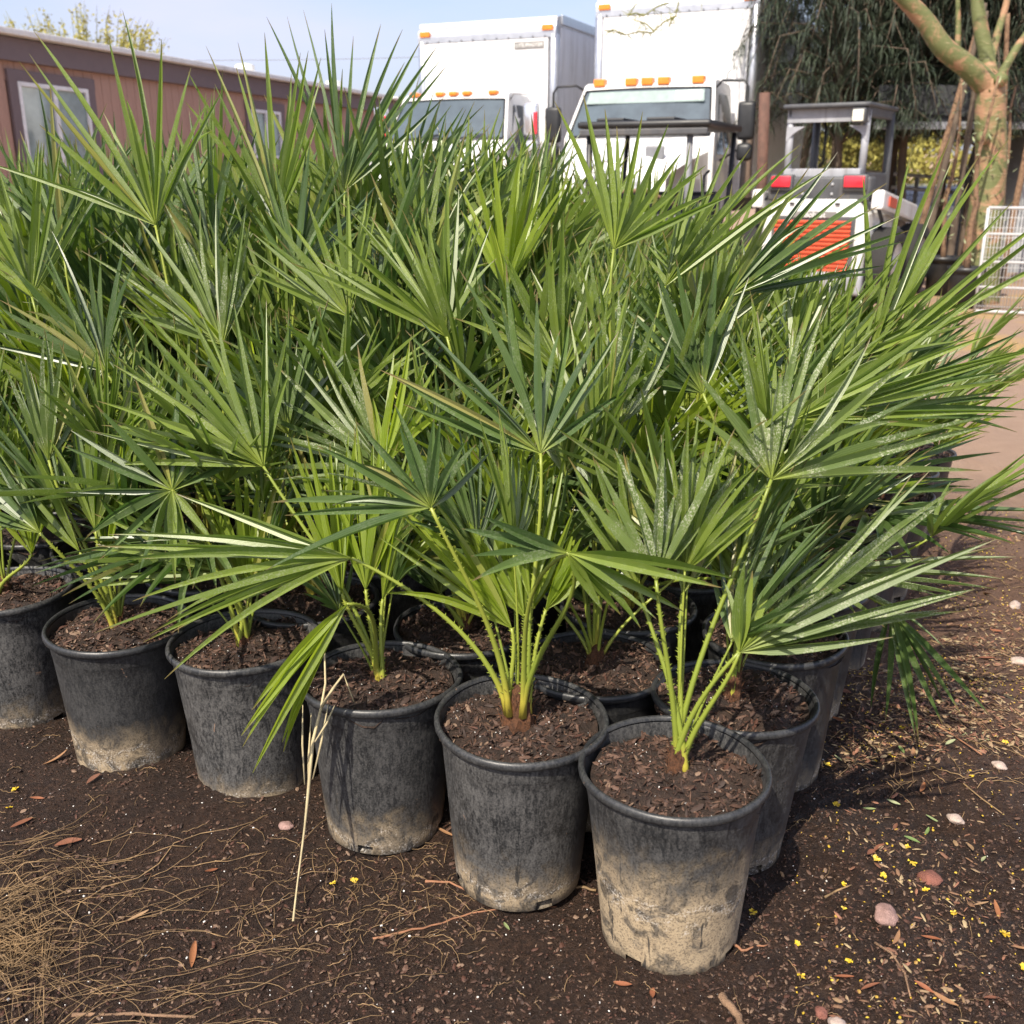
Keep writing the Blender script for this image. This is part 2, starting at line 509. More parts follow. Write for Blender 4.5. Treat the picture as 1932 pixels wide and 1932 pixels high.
class MB:
    """collects shapes and links them as ONE mesh object"""

    def __init__(self):
        self.v, self.f, self.attrs = [], [], {}

    def add(self, vs_, fs_, **attrs):
        o = len(self.v)
        self.v.extend([tuple(p) for p in vs_])
        self.f.extend([tuple(i + o for i in f) for f in fs_])
        for k, val in attrs.items():
            a = self.attrs.setdefault(k, [])
            a.extend([0.0] * (o - len(a)) if not isinstance(val, tuple) else [(0, 0, 0)] * (o - len(a)))
            if isinstance(val, (list,)):
                a.extend(val)
            else:
                a.extend([val] * len(vs_))
        return self

    def box(self, c, s, rot=None, bev=0.0, taper=None):
        hx, hy, hz = s[0] / 2, s[1] / 2, s[2] / 2
        if bev > 0:
            bm = bmesh.new()
            bmesh.ops.create_cube(bm, size=1)
            for v in bm.verts:
                v.co = Vector((v.co.x * s[0], v.co.y * s[1], v.co.z * s[2]))
            bmesh.ops.bevel(bm, geom=list(bm.edges), offset=min(bev, min(s) * 0.45), segments=2, affect='EDGES', profile=0.6)
            bm.verts.index_update()
            pts = [v.co.copy() for v in bm.verts]
            fcs = [[v.index for v in f.verts] for f in bm.faces]
            bm.free()
        else:
            pts = [Vector((x, y, z)) for x in (-hx, hx) for y in (-hy, hy) for z in (-hz, hz)]
            fcs = [(0, 1, 3, 2), (4, 6, 7, 5), (0, 4, 5, 1), (2, 3, 7, 6), (0, 2, 6, 4), (1, 5, 7, 3)]
        if taper:      # (x scale at top, y scale at top)
            for p in pts:
                k = (p.z + hz) / (2 * hz)
                p.x *= 1 + (taper[0] - 1) * k
                p.y *= 1 + (taper[1] - 1) * k
        M = Matrix.Identity(3) if rot is None else rot
        c = Vector(c)
        self.add([M @ p + c for p in pts], fcs)
        return self

    def prism(self, poly, x0, x1, inset=None):
        """polygon in (y, z) extruded along x; inset(y, z) -> how far each side pulls in"""
        n = len(poly)
        L = [(x0 + (inset(y, z) if inset else 0), y, z) for y, z in poly]
        Rr = [(x1 - (inset(y, z) if inset else 0), y, z) for y, z in poly]
        fs = [tuple(range(n)), tuple(range(2 * n - 1, n - 1, -1))]
        fs += [(i, i + n, (i + 1) % n + n, (i + 1) % n) for i in range(n)]
        self.add(L + Rr, fs)
        return self

    def tube(self, path, rad, k=6, cap=True, **attrs):
        path = [Vector(p) for p in path]
        n = len(path)
        if not isinstance(rad, (list, tuple)):
            rad = [rad] * n
        pts, along = [], []
        ref = Vector((0.3, 0.2, 1)).normalized()
        side = None
        for i, p in enumerate(path):
            t = (path[min(i + 1, n - 1)] - path[max(i - 1, 0)])
            t = t.normalized() if t.length > 1e-9 else Vector((0, 0, 1))
            if side is None:
                if abs(t.dot(ref)) > 0.95:
                    ref = Vector((1, 0, 0))
                side = t.cross(ref).normalized()
            else:
                side = (side - t * side.dot(t)).normalized()
            b = t.cross(side)
            for q in range(k):
                a = 2 * math.pi * q / k
                pts.append(p + (side * math.cos(a) + b * math.sin(a)) * rad[i])
                along.append(i / (n - 1))
        fs = [(i * k + q, i * k + (q + 1) % k, (i + 1) * k + (q + 1) % k, (i + 1) * k + q) for i in range(n - 1) for q in range(k)]
        if cap:
            fs += [tuple(range(k - 1, -1, -1)), tuple((n - 1) * k + q for q in range(k))]
        self.add(pts, fs, along=along, **attrs) if attrs.pop('with_along', False) else self.add(pts, fs, **attrs)
        return self

    def lathe(self, prof, k=32, c=(0, 0, 0), wob=None, skip=None, axis='z'):
        pts, fs = [], []
        for j, (r, z) in enumerate(prof):
            for q in range(k):
                a = 2 * math.pi * q / k
                rr = r * (1 + (wob(a, z) if wob else 0))
                p = (rr * math.cos(a), rr * math.sin(a), z)
                if axis == 'x':
                    p = (z, rr * math.cos(a), rr * math.sin(a))
                elif axis == 'y':
                    p = (rr * math.cos(a), z, rr * math.sin(a))
                pts.append((p[0] + c[0], p[1] + c[1], p[2] + c[2]))
        for j in range(len(prof) - 1):
            for q in range(k):
                if skip and skip(j, q):
                    continue
                fs.append((j * k + q, j * k + (q + 1) % k, (j + 1) * k + (q + 1) % k, (j + 1) * k + q))
        self.add(pts, fs)
        return self

    def mesh(self, name, mat, smooth=False):
        me = bpy.data.meshes.new(name)
        me.from_pydata(self.v, [], self.f)
        me.materials.append(MATS[mat])
        for k, vals in self.attrs.items():
            vals = list(vals) + [vals[-1] if not isinstance(vals[-1], tuple) else vals[-1]] * (len(self.v) - len(vals))
            if isinstance(vals[0], tuple):
                at = me.attributes.new(k, 'FLOAT_COLOR', 'POINT')
                at.data.foreach_set('color', np.array([(*c, 1) for c in vals], dtype=np.float32).ravel())
            else:
                at = me.attributes.new(k, 'FLOAT', 'POINT')
                at.data.foreach_set('value', np.array(vals, dtype=np.float32))
        if smooth:
            me.polygons.foreach_set('use_smooth', [True] * len(me.polygons))
        me.update()
        return me

    def build(self, name, mat, parent=None, smooth=False, loc=None):
        o = bpy.data.objects.new(name, self.mesh(name, mat, smooth))
        COL.objects.link(o)
        if parent is not None:
            o.parent = parent
        if loc is not None:
            o.location = loc
        return o


def place(name, me, parent=None, loc=None, rot=None, scale=None):
    o = bpy.data.objects.new(name, me)
    COL.objects.link(o)
    if parent is not None:
        o.parent = parent
    if loc is not None:
        o.location = loc
    if rot is not None:
        o.rotation_euler = rot
    if scale is not None:
        o.scale = scale
    return o


def tag(o, label=None, cat=None, group=None, kind=None):
    for k, v in (('label', label), ('category', cat), ('group', group), ('kind', kind)):
        if v:
            o[k] = v
    return o


def thing(name, label, cat, loc=(0, 0, 0), rz=0.0, group=None):
    o = bpy.data.objects.new(name, None)
    COL.objects.link(o)
    o.location = loc
    o.rotation_euler = (0, 0, rz)
    o.empty_display_size = 0.1
    return tag(o, label, cat, group)


def text(body, size, mat, parent, loc, rot, shear=0.0, name='lettering', ext=0.003):
    c = bpy.data.curves.new(name, 'FONT')
    c.body, c.size, c.shear, c.extrude = body, size, shear, ext
    c.align_x, c.align_y = 'CENTER', 'CENTER'
    c.materials.append(MATS[mat])
    tmp = bpy.data.objects.new('tmp_text', c)
    COL.objects.link(tmp)
    bpy.context.view_layer.update()
    me = bpy.data.meshes.new_from_object(tmp.evaluated_get(bpy.context.evaluated_depsgraph_get()))
    bpy.data.objects.remove(tmp)
    return place(name, me, parent, loc, rot)


# ---------------------------------------------------------------- ground
_g = np.random.default_rng(4)
GW = [(2 ** _g.uniform(1.5, 6.4), _g.uniform(0, 6.283), _g.uniform(0, 6.283)) for _ in range(26)]


def gh(X, Y):
    """height of the soil"""
    Z = X * 0.0
    for f, a, ph in GW:
        c, s_ = math.cos(a), math.sin(a)
        Z = Z + 0.013 / f ** 0.62 * np.sin(f * (X * c + Y * s_) + ph + 1.5 * np.sin(f * 0.31 * (X * s_ - Y * c)))
    return Z * np.clip(1.4 - np.hypot(X, Y - 2) / 9, 0, 1)


def gz(x, y):
    return float(gh(np.float64(x), np.float64(y)))


def build_ground():
    def axis(lo, hi, step, far_lo, far_hi):
        a = list(np.arange(lo, hi, step))
        s, x = step, hi
        while x < far_hi:
            a.append(x); s *= 1.16; x += s
        a.append(far_hi)
        s, x = step, lo - step
        while x > far_lo:
            a.insert(0, x); s *= 1.16; x -= s
        a.insert(0, far_lo)
        return np.array(a)
    xs = axis(-1.6, 2.3, 0.012, -900, 900)
    ys = axis(1.05, 4.2, 0.012, -60, 1500)
    X, Y = np.meshgrid(xs, ys)
    Z = gh(X, Y)
    rng = np.random.default_rng(4)
    Z += rng.normal(0, 0.0022, X.shape) * (np.hypot(X, Y - 2) < 4)
    ny, nx = X.shape
    co = np.stack([X, Y, Z], -1).reshape(-1, 3)
    idx = np.arange(ny * nx).reshape(ny, nx)
    q = np.stack([idx[:-1, :-1], idx[:-1, 1:], idx[1:, 1:], idx[1:, :-1]], -1).reshape(-1, 4)
    me = bpy.data.meshes.new('ground')
    me.vertices.add(len(co)); me.vertices.foreach_set('co', co.ravel())
    me.loops.add(q.size); me.loops.foreach_set('vertex_index', q.ravel())
    me.polygons.add(len(q)); me.polygons.foreach_set('loop_start', np.arange(0, q.size, 4)); me.polygons.foreach_set('loop_total', np.full(len(q), 4))
    me.update(); me.validate()
    me.polygons.foreach_set('use_smooth', [True] * len(q))
    me.materials.append(MATS['ground'])
    o = bpy.data.objects.new('ground', me)
    COL.objects.link(o)
    tag(o, kind='structure')
    return o


build_ground()

# hills on the horizon
def hills(name, dist, x0, x1, h, seed):
    rnd = random.Random(seed)
    n, vs_, fs_ = 90, [], []
    for i in range(n + 1):
        x = x0 + (x1 - x0) * i / n
        zt = h * (0.55 + 0.6 * mnoise.noise(Vector((x * 0.006, seed, 0))) + 0.25 * mnoise.noise(Vector((x * 0.03, seed, 2))))
        zt *= min(1, i / 8, (n - i) / 8)
        for k in range(7):
            t = k / 6
            vs_.append((x, dist + t * dist * 0.5, max(0, zt) * math.sin(t * math.pi / 2) + (mnoise.noise(Vector((x * 0.05, t * 9, seed))) * 1.2 if 0 < k else 0) - 0.5))
    for i in range(n):
        for k in range(6):
            a = i * 7 + k
            fs_.append((a, a + 7, a + 8, a + 1))
    o = MB().add(vs_, fs_).build(name, 'hill', smooth=True)
    tag(o, kind='structure')


hills('hill', 260, -300, 420, 17, 3)

# ---------------------------------------------------------------- potted palms
GA, GB = Vector((-0.300, 0.163, 0)), Vector((0.148, 0.272, 0))
ORIGIN = Vector((0.285, 1.54, 0))
FIX = {(0, 0): (0.285, 1.54), (1, 0): (0.012, 1.708), (2, 0): (-0.268, 1.870), (3, 0): (-0.582, 2.033), (4, 0): (-0.900, 2.140),
       (5, 0): (-1.245, 2.330), (0, 1): (0.430, 1.80), (0, 2): (0.588, 2.085), (1, 1): (0.175, 1.945), (2, 1): (-0.110, 2.125)}
RIM_R, POT_H = 0.163, 0.345


def pot_mesh(seed):
    rnd = random.Random(seed)
    ph = rnd.uniform(0, 6.28)
    wob = lambda a, z: 0.017 * math.sin(2 * a + ph) * (z / POT_H) + 0.009 * math.sin(3 * a + ph * 3) * (z / POT_H) ** 2 + 0.004 * math.sin(5 * a + ph * 2) - 0.014 * math.exp(-((math.cos(a - ph * 1.7) - 1) ** 2) / 0.02 - ((z - 0.14) / 0.07) ** 2)
    holes = [int(rnd.uniform(0, 48)) for _ in range(1)]
    holes = [(holes[0] + q * 12) % 48 for q in range(4)]
    body = [(0.0, 0.006), (0.110, 0.006), (0.117, 0.0), (0.1205, 0.004), (0.1213, 0.022), (0.125, 0.06), (0.1315, 0.13), (0.1380, 0.20), (0.1445, 0.265),
            (0.1472, 0.292), (0.1482, 0.2945), (0.1488, 0.297), (0.1508, 0.318), (0.1530, 0.331)]
    m = MB().lathe(body, 48, wob=wob, skip=lambda j, q: j == 3 and any((q - h) % 48 in (0, 1) for h in holes))
    m.lathe([(0.1530, 0.334), (0.1500, 0.318), (0.1465, 0.29), (0.140, 0.22)], 48, wob=wob)
    rim = [(0.1520, 0.3290), (0.1560, 0.3275), (0.1605, 0.3290), (0.1628, 0.3325), (0.1630, 0.3385), (0.1608, 0.3435), (0.1568, 0.3450), (0.1535, 0.3430), (0.1522, 0.3370)]
    r = MB().lathe(rim, 48, wob=wob)
    return m.mesh('pot', 'pot_plastic', True), r.mesh('rim', 'pot_plastic', True)


def soil_mesh(seed):
    rnd = random.Random(seed)
    vs_, fs_ = [(0, 0, 0.287)], []
    rings, k = 14, 44
    for j in range(1, rings + 1):
        r = 0.1495 * j / rings
        for q in range(k):
            a = 2 * math.pi * q / k
            x, y = r * math.cos(a), r * math.sin(a)
            h = 0.288 - 0.018 * (j / rings) ** 2 + 0.026 * mnoise.noise(Vector((x * 14, y * 14, seed))) + 0.011 * mnoise.noise(Vector((x * 55, y * 55, seed)))
            vs_.append((x, y, min(h, 0.312 - 0.034 * (j / rings) ** 3)))
    fs_ += [(0, 1 + q, 1 + (q + 1) % k) for q in range(k)]
    for j in range(rings - 1):
        for q in range(k):
            a, b = 1 + j * k, 1 + (j + 1) * k
            fs_.append((a + q, b + q, b + (q + 1) % k, a + (q + 1) % k))
    return MB().add(vs_, fs_).mesh('soil', 'pot_soil', True)


def chip(m, c, ln, wd, th, yaw, pitch, roll, col):
    M = Matrix.Rotation(yaw, 3, 'Z') @ Matrix.Rotation(pitch, 3, 'Y') @ Matrix.Rotation(roll, 3, 'X')
    pts = [(-ln / 2, 0, 0), (-ln * 0.2, wd / 2, th / 2), (ln * 0.3, wd * 0.42, th / 2), (ln / 2, 0, 0), (ln * 0.25, -wd / 2, 0), (-ln * 0.25, -wd * 0.45, 0), (0, 0, th)]
    fs = [(0, 5, 6), (5, 4, 6), (4, 3, 6), (3, 2, 6), (2, 1, 6), (1, 0, 6)]
    c = Vector(c)
    m.add([M @ Vector(p) + c for p in pts], fs, tint=col)


BARK = [(0.040, 0.019, 0.012), (0.062, 0.029, 0.017), (0.088, 0.044, 0.027), (0.125, 0.066, 0.042), (0.034, 0.018, 0.012), (0.22, 0.14, 0.09), (0.085, 0.032, 0.018)]


def mulch_mesh(seed, n):
    rnd = random.Random(seed)
    m = MB()
    for _ in range(n):
        r, a = 0.143 * math.sqrt(rnd.random()), rnd.uniform(0, 6.283)
        x, y = r * math.cos(a), r * math.sin(a)
        j = r / 0.1495
        h = 0.288 - 0.018 * j ** 2 + 0.026 * mnoise.noise(Vector((x * 14, y * 14, seed))) + 0.011 * mnoise.noise(Vector((x * 55, y * 55, seed)))
        h = min(h, 0.312 - 0.034 * j ** 3)
        ln = rnd.choice((0.005, 0.007, 0.009, 0.012, 0.016, 0.024)) * rnd.uniform(0.7, 1.2)
        col = rnd.choice(BARK[:5] if rnd.random() < 0.8 - 0.12 * (seed % 3) else BARK[3:])
        if rnd.random() < 0.03:
            col, ln = (0.70, 0.68, 0.64), 0.004
        chip(m, (x, y, h + 0.001), ln, ln * rnd.uniform(0.15, 0.40), 0.002, rnd.uniform(0, 6.28), rnd.uniform(-0.8, 0.8), rnd.uniform(-0.8, 0.8), col)
    return m.mesh('mulch', 'litter')


POTS = [pot_mesh(s) for s in range(9)]
SOILS = [soil_mesh(s) for s in range(4)]
MULCH = [mulch_mesh(s, 1900) for s in range(4)]


def trunk_mesh(seed):
    rnd = random.Random(seed)
    h = rnd.uniform(0.07, 0.11)
    wob = lambda a, z: 0.16 * math.sin(3 * a + seed + z * 60) + 0.10 * math.sin(7 * a + z * 140)
    m = MB().lathe([(0.036, -0.03), (0.034, 0.0), (0.029, h * 0.4), (0.025, h * 0.75), (0.018, h), (0.004, h + 0.01)], 18, wob=wob)
    for _ in range(46):
        a, z0 = rnd.uniform(0, 6.28), rnd.uniform(0.0, h)
        r = 0.03 - 0.008 * z0 / h
        p = Vector((r * math.cos(a), r * math.sin(a), z0))
        q = p + Vector((math.cos(a) * rnd.uniform(0.006, 0.022), math.sin(a) * rnd.uniform(0.006, 0.022), rnd.uniform(0.005, 0.04)))
        m.tube([p, (p + q) / 2 + Vector((0, 0, 0.004)), q], [0.0016, 0.0011, 0.0004], 3)
    return m.mesh('trunk', 'fibre')


TRUNKS = [trunk_mesh(s) for s in range(4)]

RR = (0.0, 0.09, 0.20, 0.34, 0.50, 0.66, 0.82, 0.93, 1.0)
WP = (0.10, 0.40, 0.80, 1.0, 0.90, 0.72, 0.46, 0.23, 0.05)


def add_segment(m, hub, d, side, nrm, L, w, droop, bend, fold, rndv, kink=0.0):
    vs_, al, ac = [], [], []
    for r, wp in zip(RR, WP):
        p = hub + d * (L * r) + side * (bend * L * r * r) - ZUP * (droop * L * r ** 2.3) + nrm * (kink * L * r * (1 - r))
        hw = w * wp
        fo = fold * hw
        vs_ += [p - side * hw + nrm * fo, p - nrm * fo * 0.4, p - nrm * fo * 0.4, p + side * hw + nrm * fo]
        al += [r] * 4
        ac += [-1.0, 0.0, 0.0, 1.0]
    fs_ = []
    for j in range(len(RR) - 1):
        a = j * 4
        fs_ += [(a, a + 1, a + 5, a + 4), (a + 2, a + 3, a + 7, a + 6)]
    m.add(vs_, fs_, along=al, across=ac, piece=[rndv] * len(vs_))


def stalk_shape(m, base, hub, d_in, rad=0.0055, spines=True, rnd=None, arch=0.35):
    L = (hub - base).length
    p1 = base + (ZUP * 0.75 + (hub - base).normalized() * 0.25) * L * arch
    p2 = hub - d_in * L * 0.28
    path, n = [], 14
    for i in range(n + 1):
        t = i / n
        path.append(base * (1 - t) ** 3 + p1 * 3 * t * (1 - t) ** 2 + p2 * 3 * t * t * (1 - t) + hub * t ** 3)
    rads = [rad * (1.45 - 0.85 * (i / n) ** 0.6) for i in range(n + 1)]
    rads[0] *= 1.25
    o = len(m.v)
    m.tube(path, rads, 6, with_along=True)
    m.attrs.setdefault('across', []); m.attrs.setdefault('piece', [])
    for k in ('across', 'piece'):
        m.attrs[k].extend([0.3] * (len(m.v) - len(m.attrs[k])))
    if spines and rnd:
        vs_, fs_ = [], []
        for i in range(1, n):
            for sgn in (-1, 1):
                for s in range(2):
                    t = rnd.random()
                    p = path[i].lerp(path[i + 1], t)
                    tg = (path[i + 1] - path[i]).normalized()
                    sd = tg.cross(Vector((0, -1, 0.2))).normalized() * sgn
                    r = rads[i] * 0.85
                    q = p + sd * r
                    b = len(vs_)
                    vs_ += [q - tg * 0.0016, q + tg * 0.0016, q + sd * rnd.uniform(0.002, 0.0055) + tg * 0.003, q + Vector((0, -0.001, 0))]
                    fs_ += [(b, b + 1, b + 2), (b + 1, b + 3, b + 2), (b + 3, b, b + 2)]
        m.add(vs_, fs_, along=[0.5] * len(vs_), across=[0.3] * len(vs_), piece=[0.3] * len(vs_))
    return path


# ---- plants on the grid
PLANTS = {}
NI, NJ = 13, 9
for j in range(NJ):
    for i in range(NI):
        rnd = random.Random(i * 31 + j * 7)
        p = ORIGIN + GA * i + GB * j + Vector((rnd.uniform(-0.02, 0.02), rnd.uniform(-0.02, 0.02), 0))
        if (i, j) in FIX:
            p = Vector((*FIX[(i, j)], 0))
        u, v = project(p + Vector((0, 0, 0.7)))
        if -190 < u < 2150 and p.y < 5.3:
            PLANTS[(i, j)] = p

ORD = ['first', 'second', 'third', 'fourth', 'fifth', 'sixth', 'seventh', 'eighth', 'ninth', 'tenth', 'eleventh', 'twelfth', 'thirteenth']
LAB = {
    (0, 0): 'nearest corner fan palm in a black pot half coated with tan dried mud',
    (1, 0): 'fan palm with brown fibrous stump in a scuffed grey-black pot with white lime line',
    (2, 0): 'fan palm in black pot with a dry tan leaf hanging over its rim',
    (3, 0): 'fan palm in grey pot behind the bright yellow-green drooping leaf',
    (4, 0): 'fan palm in black pot with pale mud caked round its lower side',
    (5, 0): 'fan palm in plain dusty grey pot cut by the left picture edge',
    (0, 1): 'fan palm in black pot directly behind the corner pot along the dirt track',
    (0, 2): 'fan palm in dark pot third along the track edge from the corner pot',
}
POT_LOOK = {(0, 0): (0.190, 0.60, 0.10), (1, 0): (0.055, 0.85, 0.31), (2, 0): (0.030, 0.62, 0.52), (3, 0): (0.020, 0.95, 0.70),
            (4, 0): (0.085, 0.40, 0.915), (5, 0): (0.030, 1.0, 0.23), (0, 1): (0.030, 0.6, 0.44), (0, 2): (0.035, 0.5, 0.66)}

ROOT = {}
for (i, j), p in PLANTS.items():
    rnd = random.Random(i * 101 + j * 17 + 5)
    lab = LAB.get((i, j))
    if lab is None:
        if i == 0:
            lab = 'potted fan palm %s along the dirt track edge from the corner pot' % ORD[j]
        elif j == 0:
            lab = 'potted fan palm %s along the front row from the corner pot' % ORD[i]
        else:
            lab = 'potted fan palm %s back from the front row, %s in from the dirt track edge' % (ORD[j], ORD[i])
    t = thing('potted_fan_palm', lab, 'palm', p, 0, 'fan palms crowded in black nursery pots')
    ROOT[(i, j)] = t
    pm, rm = POTS[(i + j * 4) % len(POTS)]
    a = rnd.uniform(0, 6.28)
    s = 1.0 + rnd.uniform(-0.02, 0.02)
    pot = place('pot', pm, t, (0, 0, -0.004), (rnd.uniform(-0.02, 0.02), rnd.uniform(-0.02, 0.02), a), (s, s, s))
    look = POT_LOOK.get((i, j), (rnd.uniform(0.01, 0.07), rnd.uniform(0.3, 0.8), rnd.random()))
    pot.color = (*look, 1)
    rim = place('rim', rm, pot)
    rim.color = (0.0, look[1] * 0.5, look[2], 1)
    k = rnd.randrange(4)
    so = place('soil', SOILS[k], t, (0, 0, 0.046 if (i, j) != (0, 0) else 0.040), (0, 0, rnd.uniform(0, 6.28)))
    if i + j < 6 or i == 0:
        mu = place('mulch', MULCH[k], so)
        mu['kind'] = 'stuff'
    place('trunk', TRUNKS[rnd.randrange(4)], t, (0, 0, 0.312), (0, 0, rnd.uniform(0, 6.28)), (0.62, 0.62, rnd.uniform(0.4, 0.85)) if (i, j) != (1, 0) else (0.95, 0.95, 1.05))

# ---- fronds seen clearly in the photograph, each on the palm that carries it
# (hub u, v, distance y, angle from, angle to (clockwise from up), length at start, middle, end (px), count, material, tilt, droop, plant)
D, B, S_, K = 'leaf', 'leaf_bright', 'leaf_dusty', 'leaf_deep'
HERO = [
    (1455, 905, 1.62, -44, 86, 210, 370, 420, 18, S_, 0.10, 0.05, (0, 0)),
    (1395, 1230, 1.50, 42, 84, 480, 520, 320, 14, S_, -0.05, 0.06, (0, 0)),
    (1395, 1230, 1.50, -8, 24, 160, 170, 160, 4, D, 0.1, 0.0, (0, 0)),
    (1238, 1095, 1.54, -38, 36, 230, 300, 320, 13, S_, 0.15, 0.0, (0, 0)),
    (1072, 1043, 1.52, 92, 152, 330, 230, 120, 7, D, -0.1, 0.10, (1, 0)),
    (1072, 1043, 1.52, -92, -70, 215, 225, 190, 4, K, 0.0, -0.02, (1, 0)),
    (1020, 855, 1.78, -74, 46, 300, 370, 220, 16, K, 0.12, 0.02, (1, 0)),
    (990, 1165, 1.74, -44, 34, 330, 340, 150, 15, B, 0.1, 0.0, (1, 0)),
    (813, 958, 1.62, -104, 44, 320, 230, 160, 14, K, 0.0, 0.05, (1, 0)),
    (664, 1053, 1.70, -114, -72, 400, 480, 420, 13, D, -0.05, 0.10, (1, 0)),
    (655, 1140, 1.66, -156, -130, 370, 360, 320, 6, B, -0.25, 0.10, (2, 0)),
    (690, 1112, 1.88, -24, 24, 290, 330, 280, 11, B, 0.1, 0.0, (2, 0)),
    (497, 880, 1.95, -82, 12, 330, 380, 260, 17, D, 0.1, 0.03, (2, 0)),
    (325, 925, 1.98, -172, 62, 140, 240, 230, 15, K, 0.05, 0.03, (3, 0)),
    (325, 925, 1.97, 140, 195, 120, 150, 130, 4, D, 0.0, 0.1, (3, 0)),
    (180, 1000, 2.12, -26, 24, 270, 310, 250, 12, D, 0.1, 0.0, (4, 0)),
    (75, 1005, 2.05, -74, -22, 230, 280, 250, 10, K, 0.0, 0.05, (4, 0)),
    (92, 868, 2.16, -26, 24, 210, 240, 230, 10, S_, 0.1, 0.0, (4, 0)),
    (735, 895, 2.02, -92, -14, 250, 330, 270, 15, S_, 0.15, 0.04, None),
    (722, 880, 1.98, -6, 40, 240, 260, 220, 8, B, 0.1, 0.06, None),
    (1173, 799, 1.92, -8, 46, 240, 230, 110, 7, S_, 0.1, 0.0, None),
    (1326, 742, 2.05, -82, 24, 150, 270, 260, 16, K, 0.15, 0.02, None),
    (1158, 470, 2.30, -18, 66, 310, 270, 240, 11, D, 0.1, 0.02, None),
    (1255, 540, 2.35, 12, 54, 310, 340, 370, 10, D, 0.1, 0.01, None),
    (1375, 560, 2.40, 30, 80, 300, 380, 340, 13, K, 0.0, 0.03, None),
    (1640, 690, 2.35, 3, 60, 460, 510, 480, 12, D, 0.05, 0.02, (0, 3)),
    (1500, 790, 2.00, 54, 90, 440, 480, 430, 11, D, 0.0, 0.05, None),
    (1530, 930, 2.15, 60, 98, 330, 360, 320, 11, K, 0.0, 0.05, None),
    (1470, 1000, 1.95, 20, 60, 280, 330, 300, 10, D, 0.05, 0.04, None),
    (1680, 1150, 2.20, 134, 184, 250, 260, 200, 8, K, -0.15, 0.05, (0, 3)),
    (293, 425, 2.60, -64, 28, 390, 410, 280, 15, D, 0.1, 0.03, None),
    (522, 417, 2.80, -36, 26, 330, 360, 290, 14, D, 0.1, 0.01, None),
    (650, 360, 3.00, -24, 46, 330, 360, 290, 14, K, 0.05, 0.01, None),
    (700, 430, 3.20, 36, 70, 280, 310, 290, 10, K, 0.0, 0.02, None),
    (770, 480, 3.00, 18, 62, 290, 330, 310, 13, K, 0.05, 0.02, None),
    (843, 635, 2.30, -66, 32, 320, 340, 260, 19, D, 0.15, 0.03, None),
    (955, 550, 2.60, -24, 30, 260, 280, 250, 14, B, 0.15, 0.0, None),
    (657, 597, 2.40, -68, 16, 240, 270, 250, 15, D, 0.15, 0.02, None),
    (60, 560, 2.60, -50, 30, 280, 320, 280, 14, D, 0.1, 0.02, None),
    (420, 650, 2.45, -70, 20, 270, 320, 260, 16, S_, 0.1, 0.04, None),
    (200, 700, 2.35, -75, 10, 260, 310, 260, 15, K, 0.1, 0.05, None),
    (1060, 700, 2.20, -60, 40, 230, 280, 240, 15, D, 0.15, 0.02, None),
    (1490, 690, 2.40, 0, 70, 200, 260, 260, 13, D, 0.1, 0.02, None),
    (1000, 1130, 1.72, -14, 16, 300, 340, 300, 9, B, 0.1, 0.0, (1, 0)),
    (965, 1185, 1.71, -58, -22, 300, 320, 280, 9, B, 0.05, 0.02, (1, 0)),
    (1030, 1150, 1.73, 18, 44, 180, 170, 130, 6, B, 0.05, 0.0, (1, 0)),
    (645, 1120, 1.86, -22, 6, 290, 330, 300, 9, B, 0.1, 0.0, (2, 0)),
    (722, 1130, 1.89, 4, 36, 260, 290, 240, 8, B, 0.1, 0.02, (2, 0)),
    (1205, 1110, 1.60, -34, -4, 250, 280, 260, 8, D, 0.1, 0.0, (0, 0)),
    (1288, 1120, 1.60, -4, 38, 280, 320, 300, 9, S_, 0.1, 0.0, (0, 0)),
    (470, 1120, 2.02, -26, 26, 250, 300, 250, 12, B, 0.1, 0.0, (3, 0)),
    (420, 1080, 1.98, -95, -55, 250, 290, 260, 9, D, 0.0, 0.05, (3, 0)),
    (200, 1060, 2.12, -14, 14, 280, 310, 290, 9, B, 0.1, 0.0, (4, 0)),
    (150, 1040, 2.08, -50, -18, 260, 280, 250, 8, D, 0.05, 0.02, (4, 0)),
    (60, 1045, 2.28, -28, 22, 250, 280, 260, 11, B, 0.1, 0.0, (5, 0)),
    (1110, 1140, 1.96, -60, 55, 140, 170, 150, 12, K, 0.1, 0.03, (1, 1)),
    (830, 1120, 2.10, -55, 50, 180, 210, 180, 12, K, 0.1, 0.02, (2, 1)),
    (1400, 1120, 1.80, -45, 40, 190, 220, 200, 12, D, 0.1, 0.02, (0, 1)),
    (1560, 690, 2.35, 30, 78, 270, 330, 300, 13, D, 0.05, 0.03, None),
    (1600, 780, 2.30, 50, 92, 330, 380, 340, 12, K, 0.0, 0.04, (0, 3)),
    (120, 480, 2.75, -45, 30, 280, 320, 280, 14, K, 0.1, 0.02, None),
    (400, 500, 2.80, -40, 35, 260, 300, 270, 14, K, 0.1, 0.02, None),
    (560, 520, 2.70, -30, 45, 250, 290, 270, 14, K, 0.1, 0.02, None),
    (760, 380, 3.40, -10, 50, 190, 230, 210, 12, K, 0.05, 0.01, None),
    (930, 440, 3.00, -45, 30, 200, 230, 200, 13, D, 0.1, 0.01, None),
    (880, 420, 3.10, -20, 40, 190, 220, 200, 11, D, 0.1, 0.0, None),
    (1010, 400, 3.20, -30, 35, 150, 180, 160, 11, K, 0.1, 0.0, None),
]


def nearest_plant(h):
    best, bk = 1e9, None
    for k, p in PLANTS.items():
        d = math.hypot(p.x - h.x, (p.y - h.y)) + (0.15 if k[1] == 0 else 0)
        if d < best:
            best, bk = d, k
    return bk


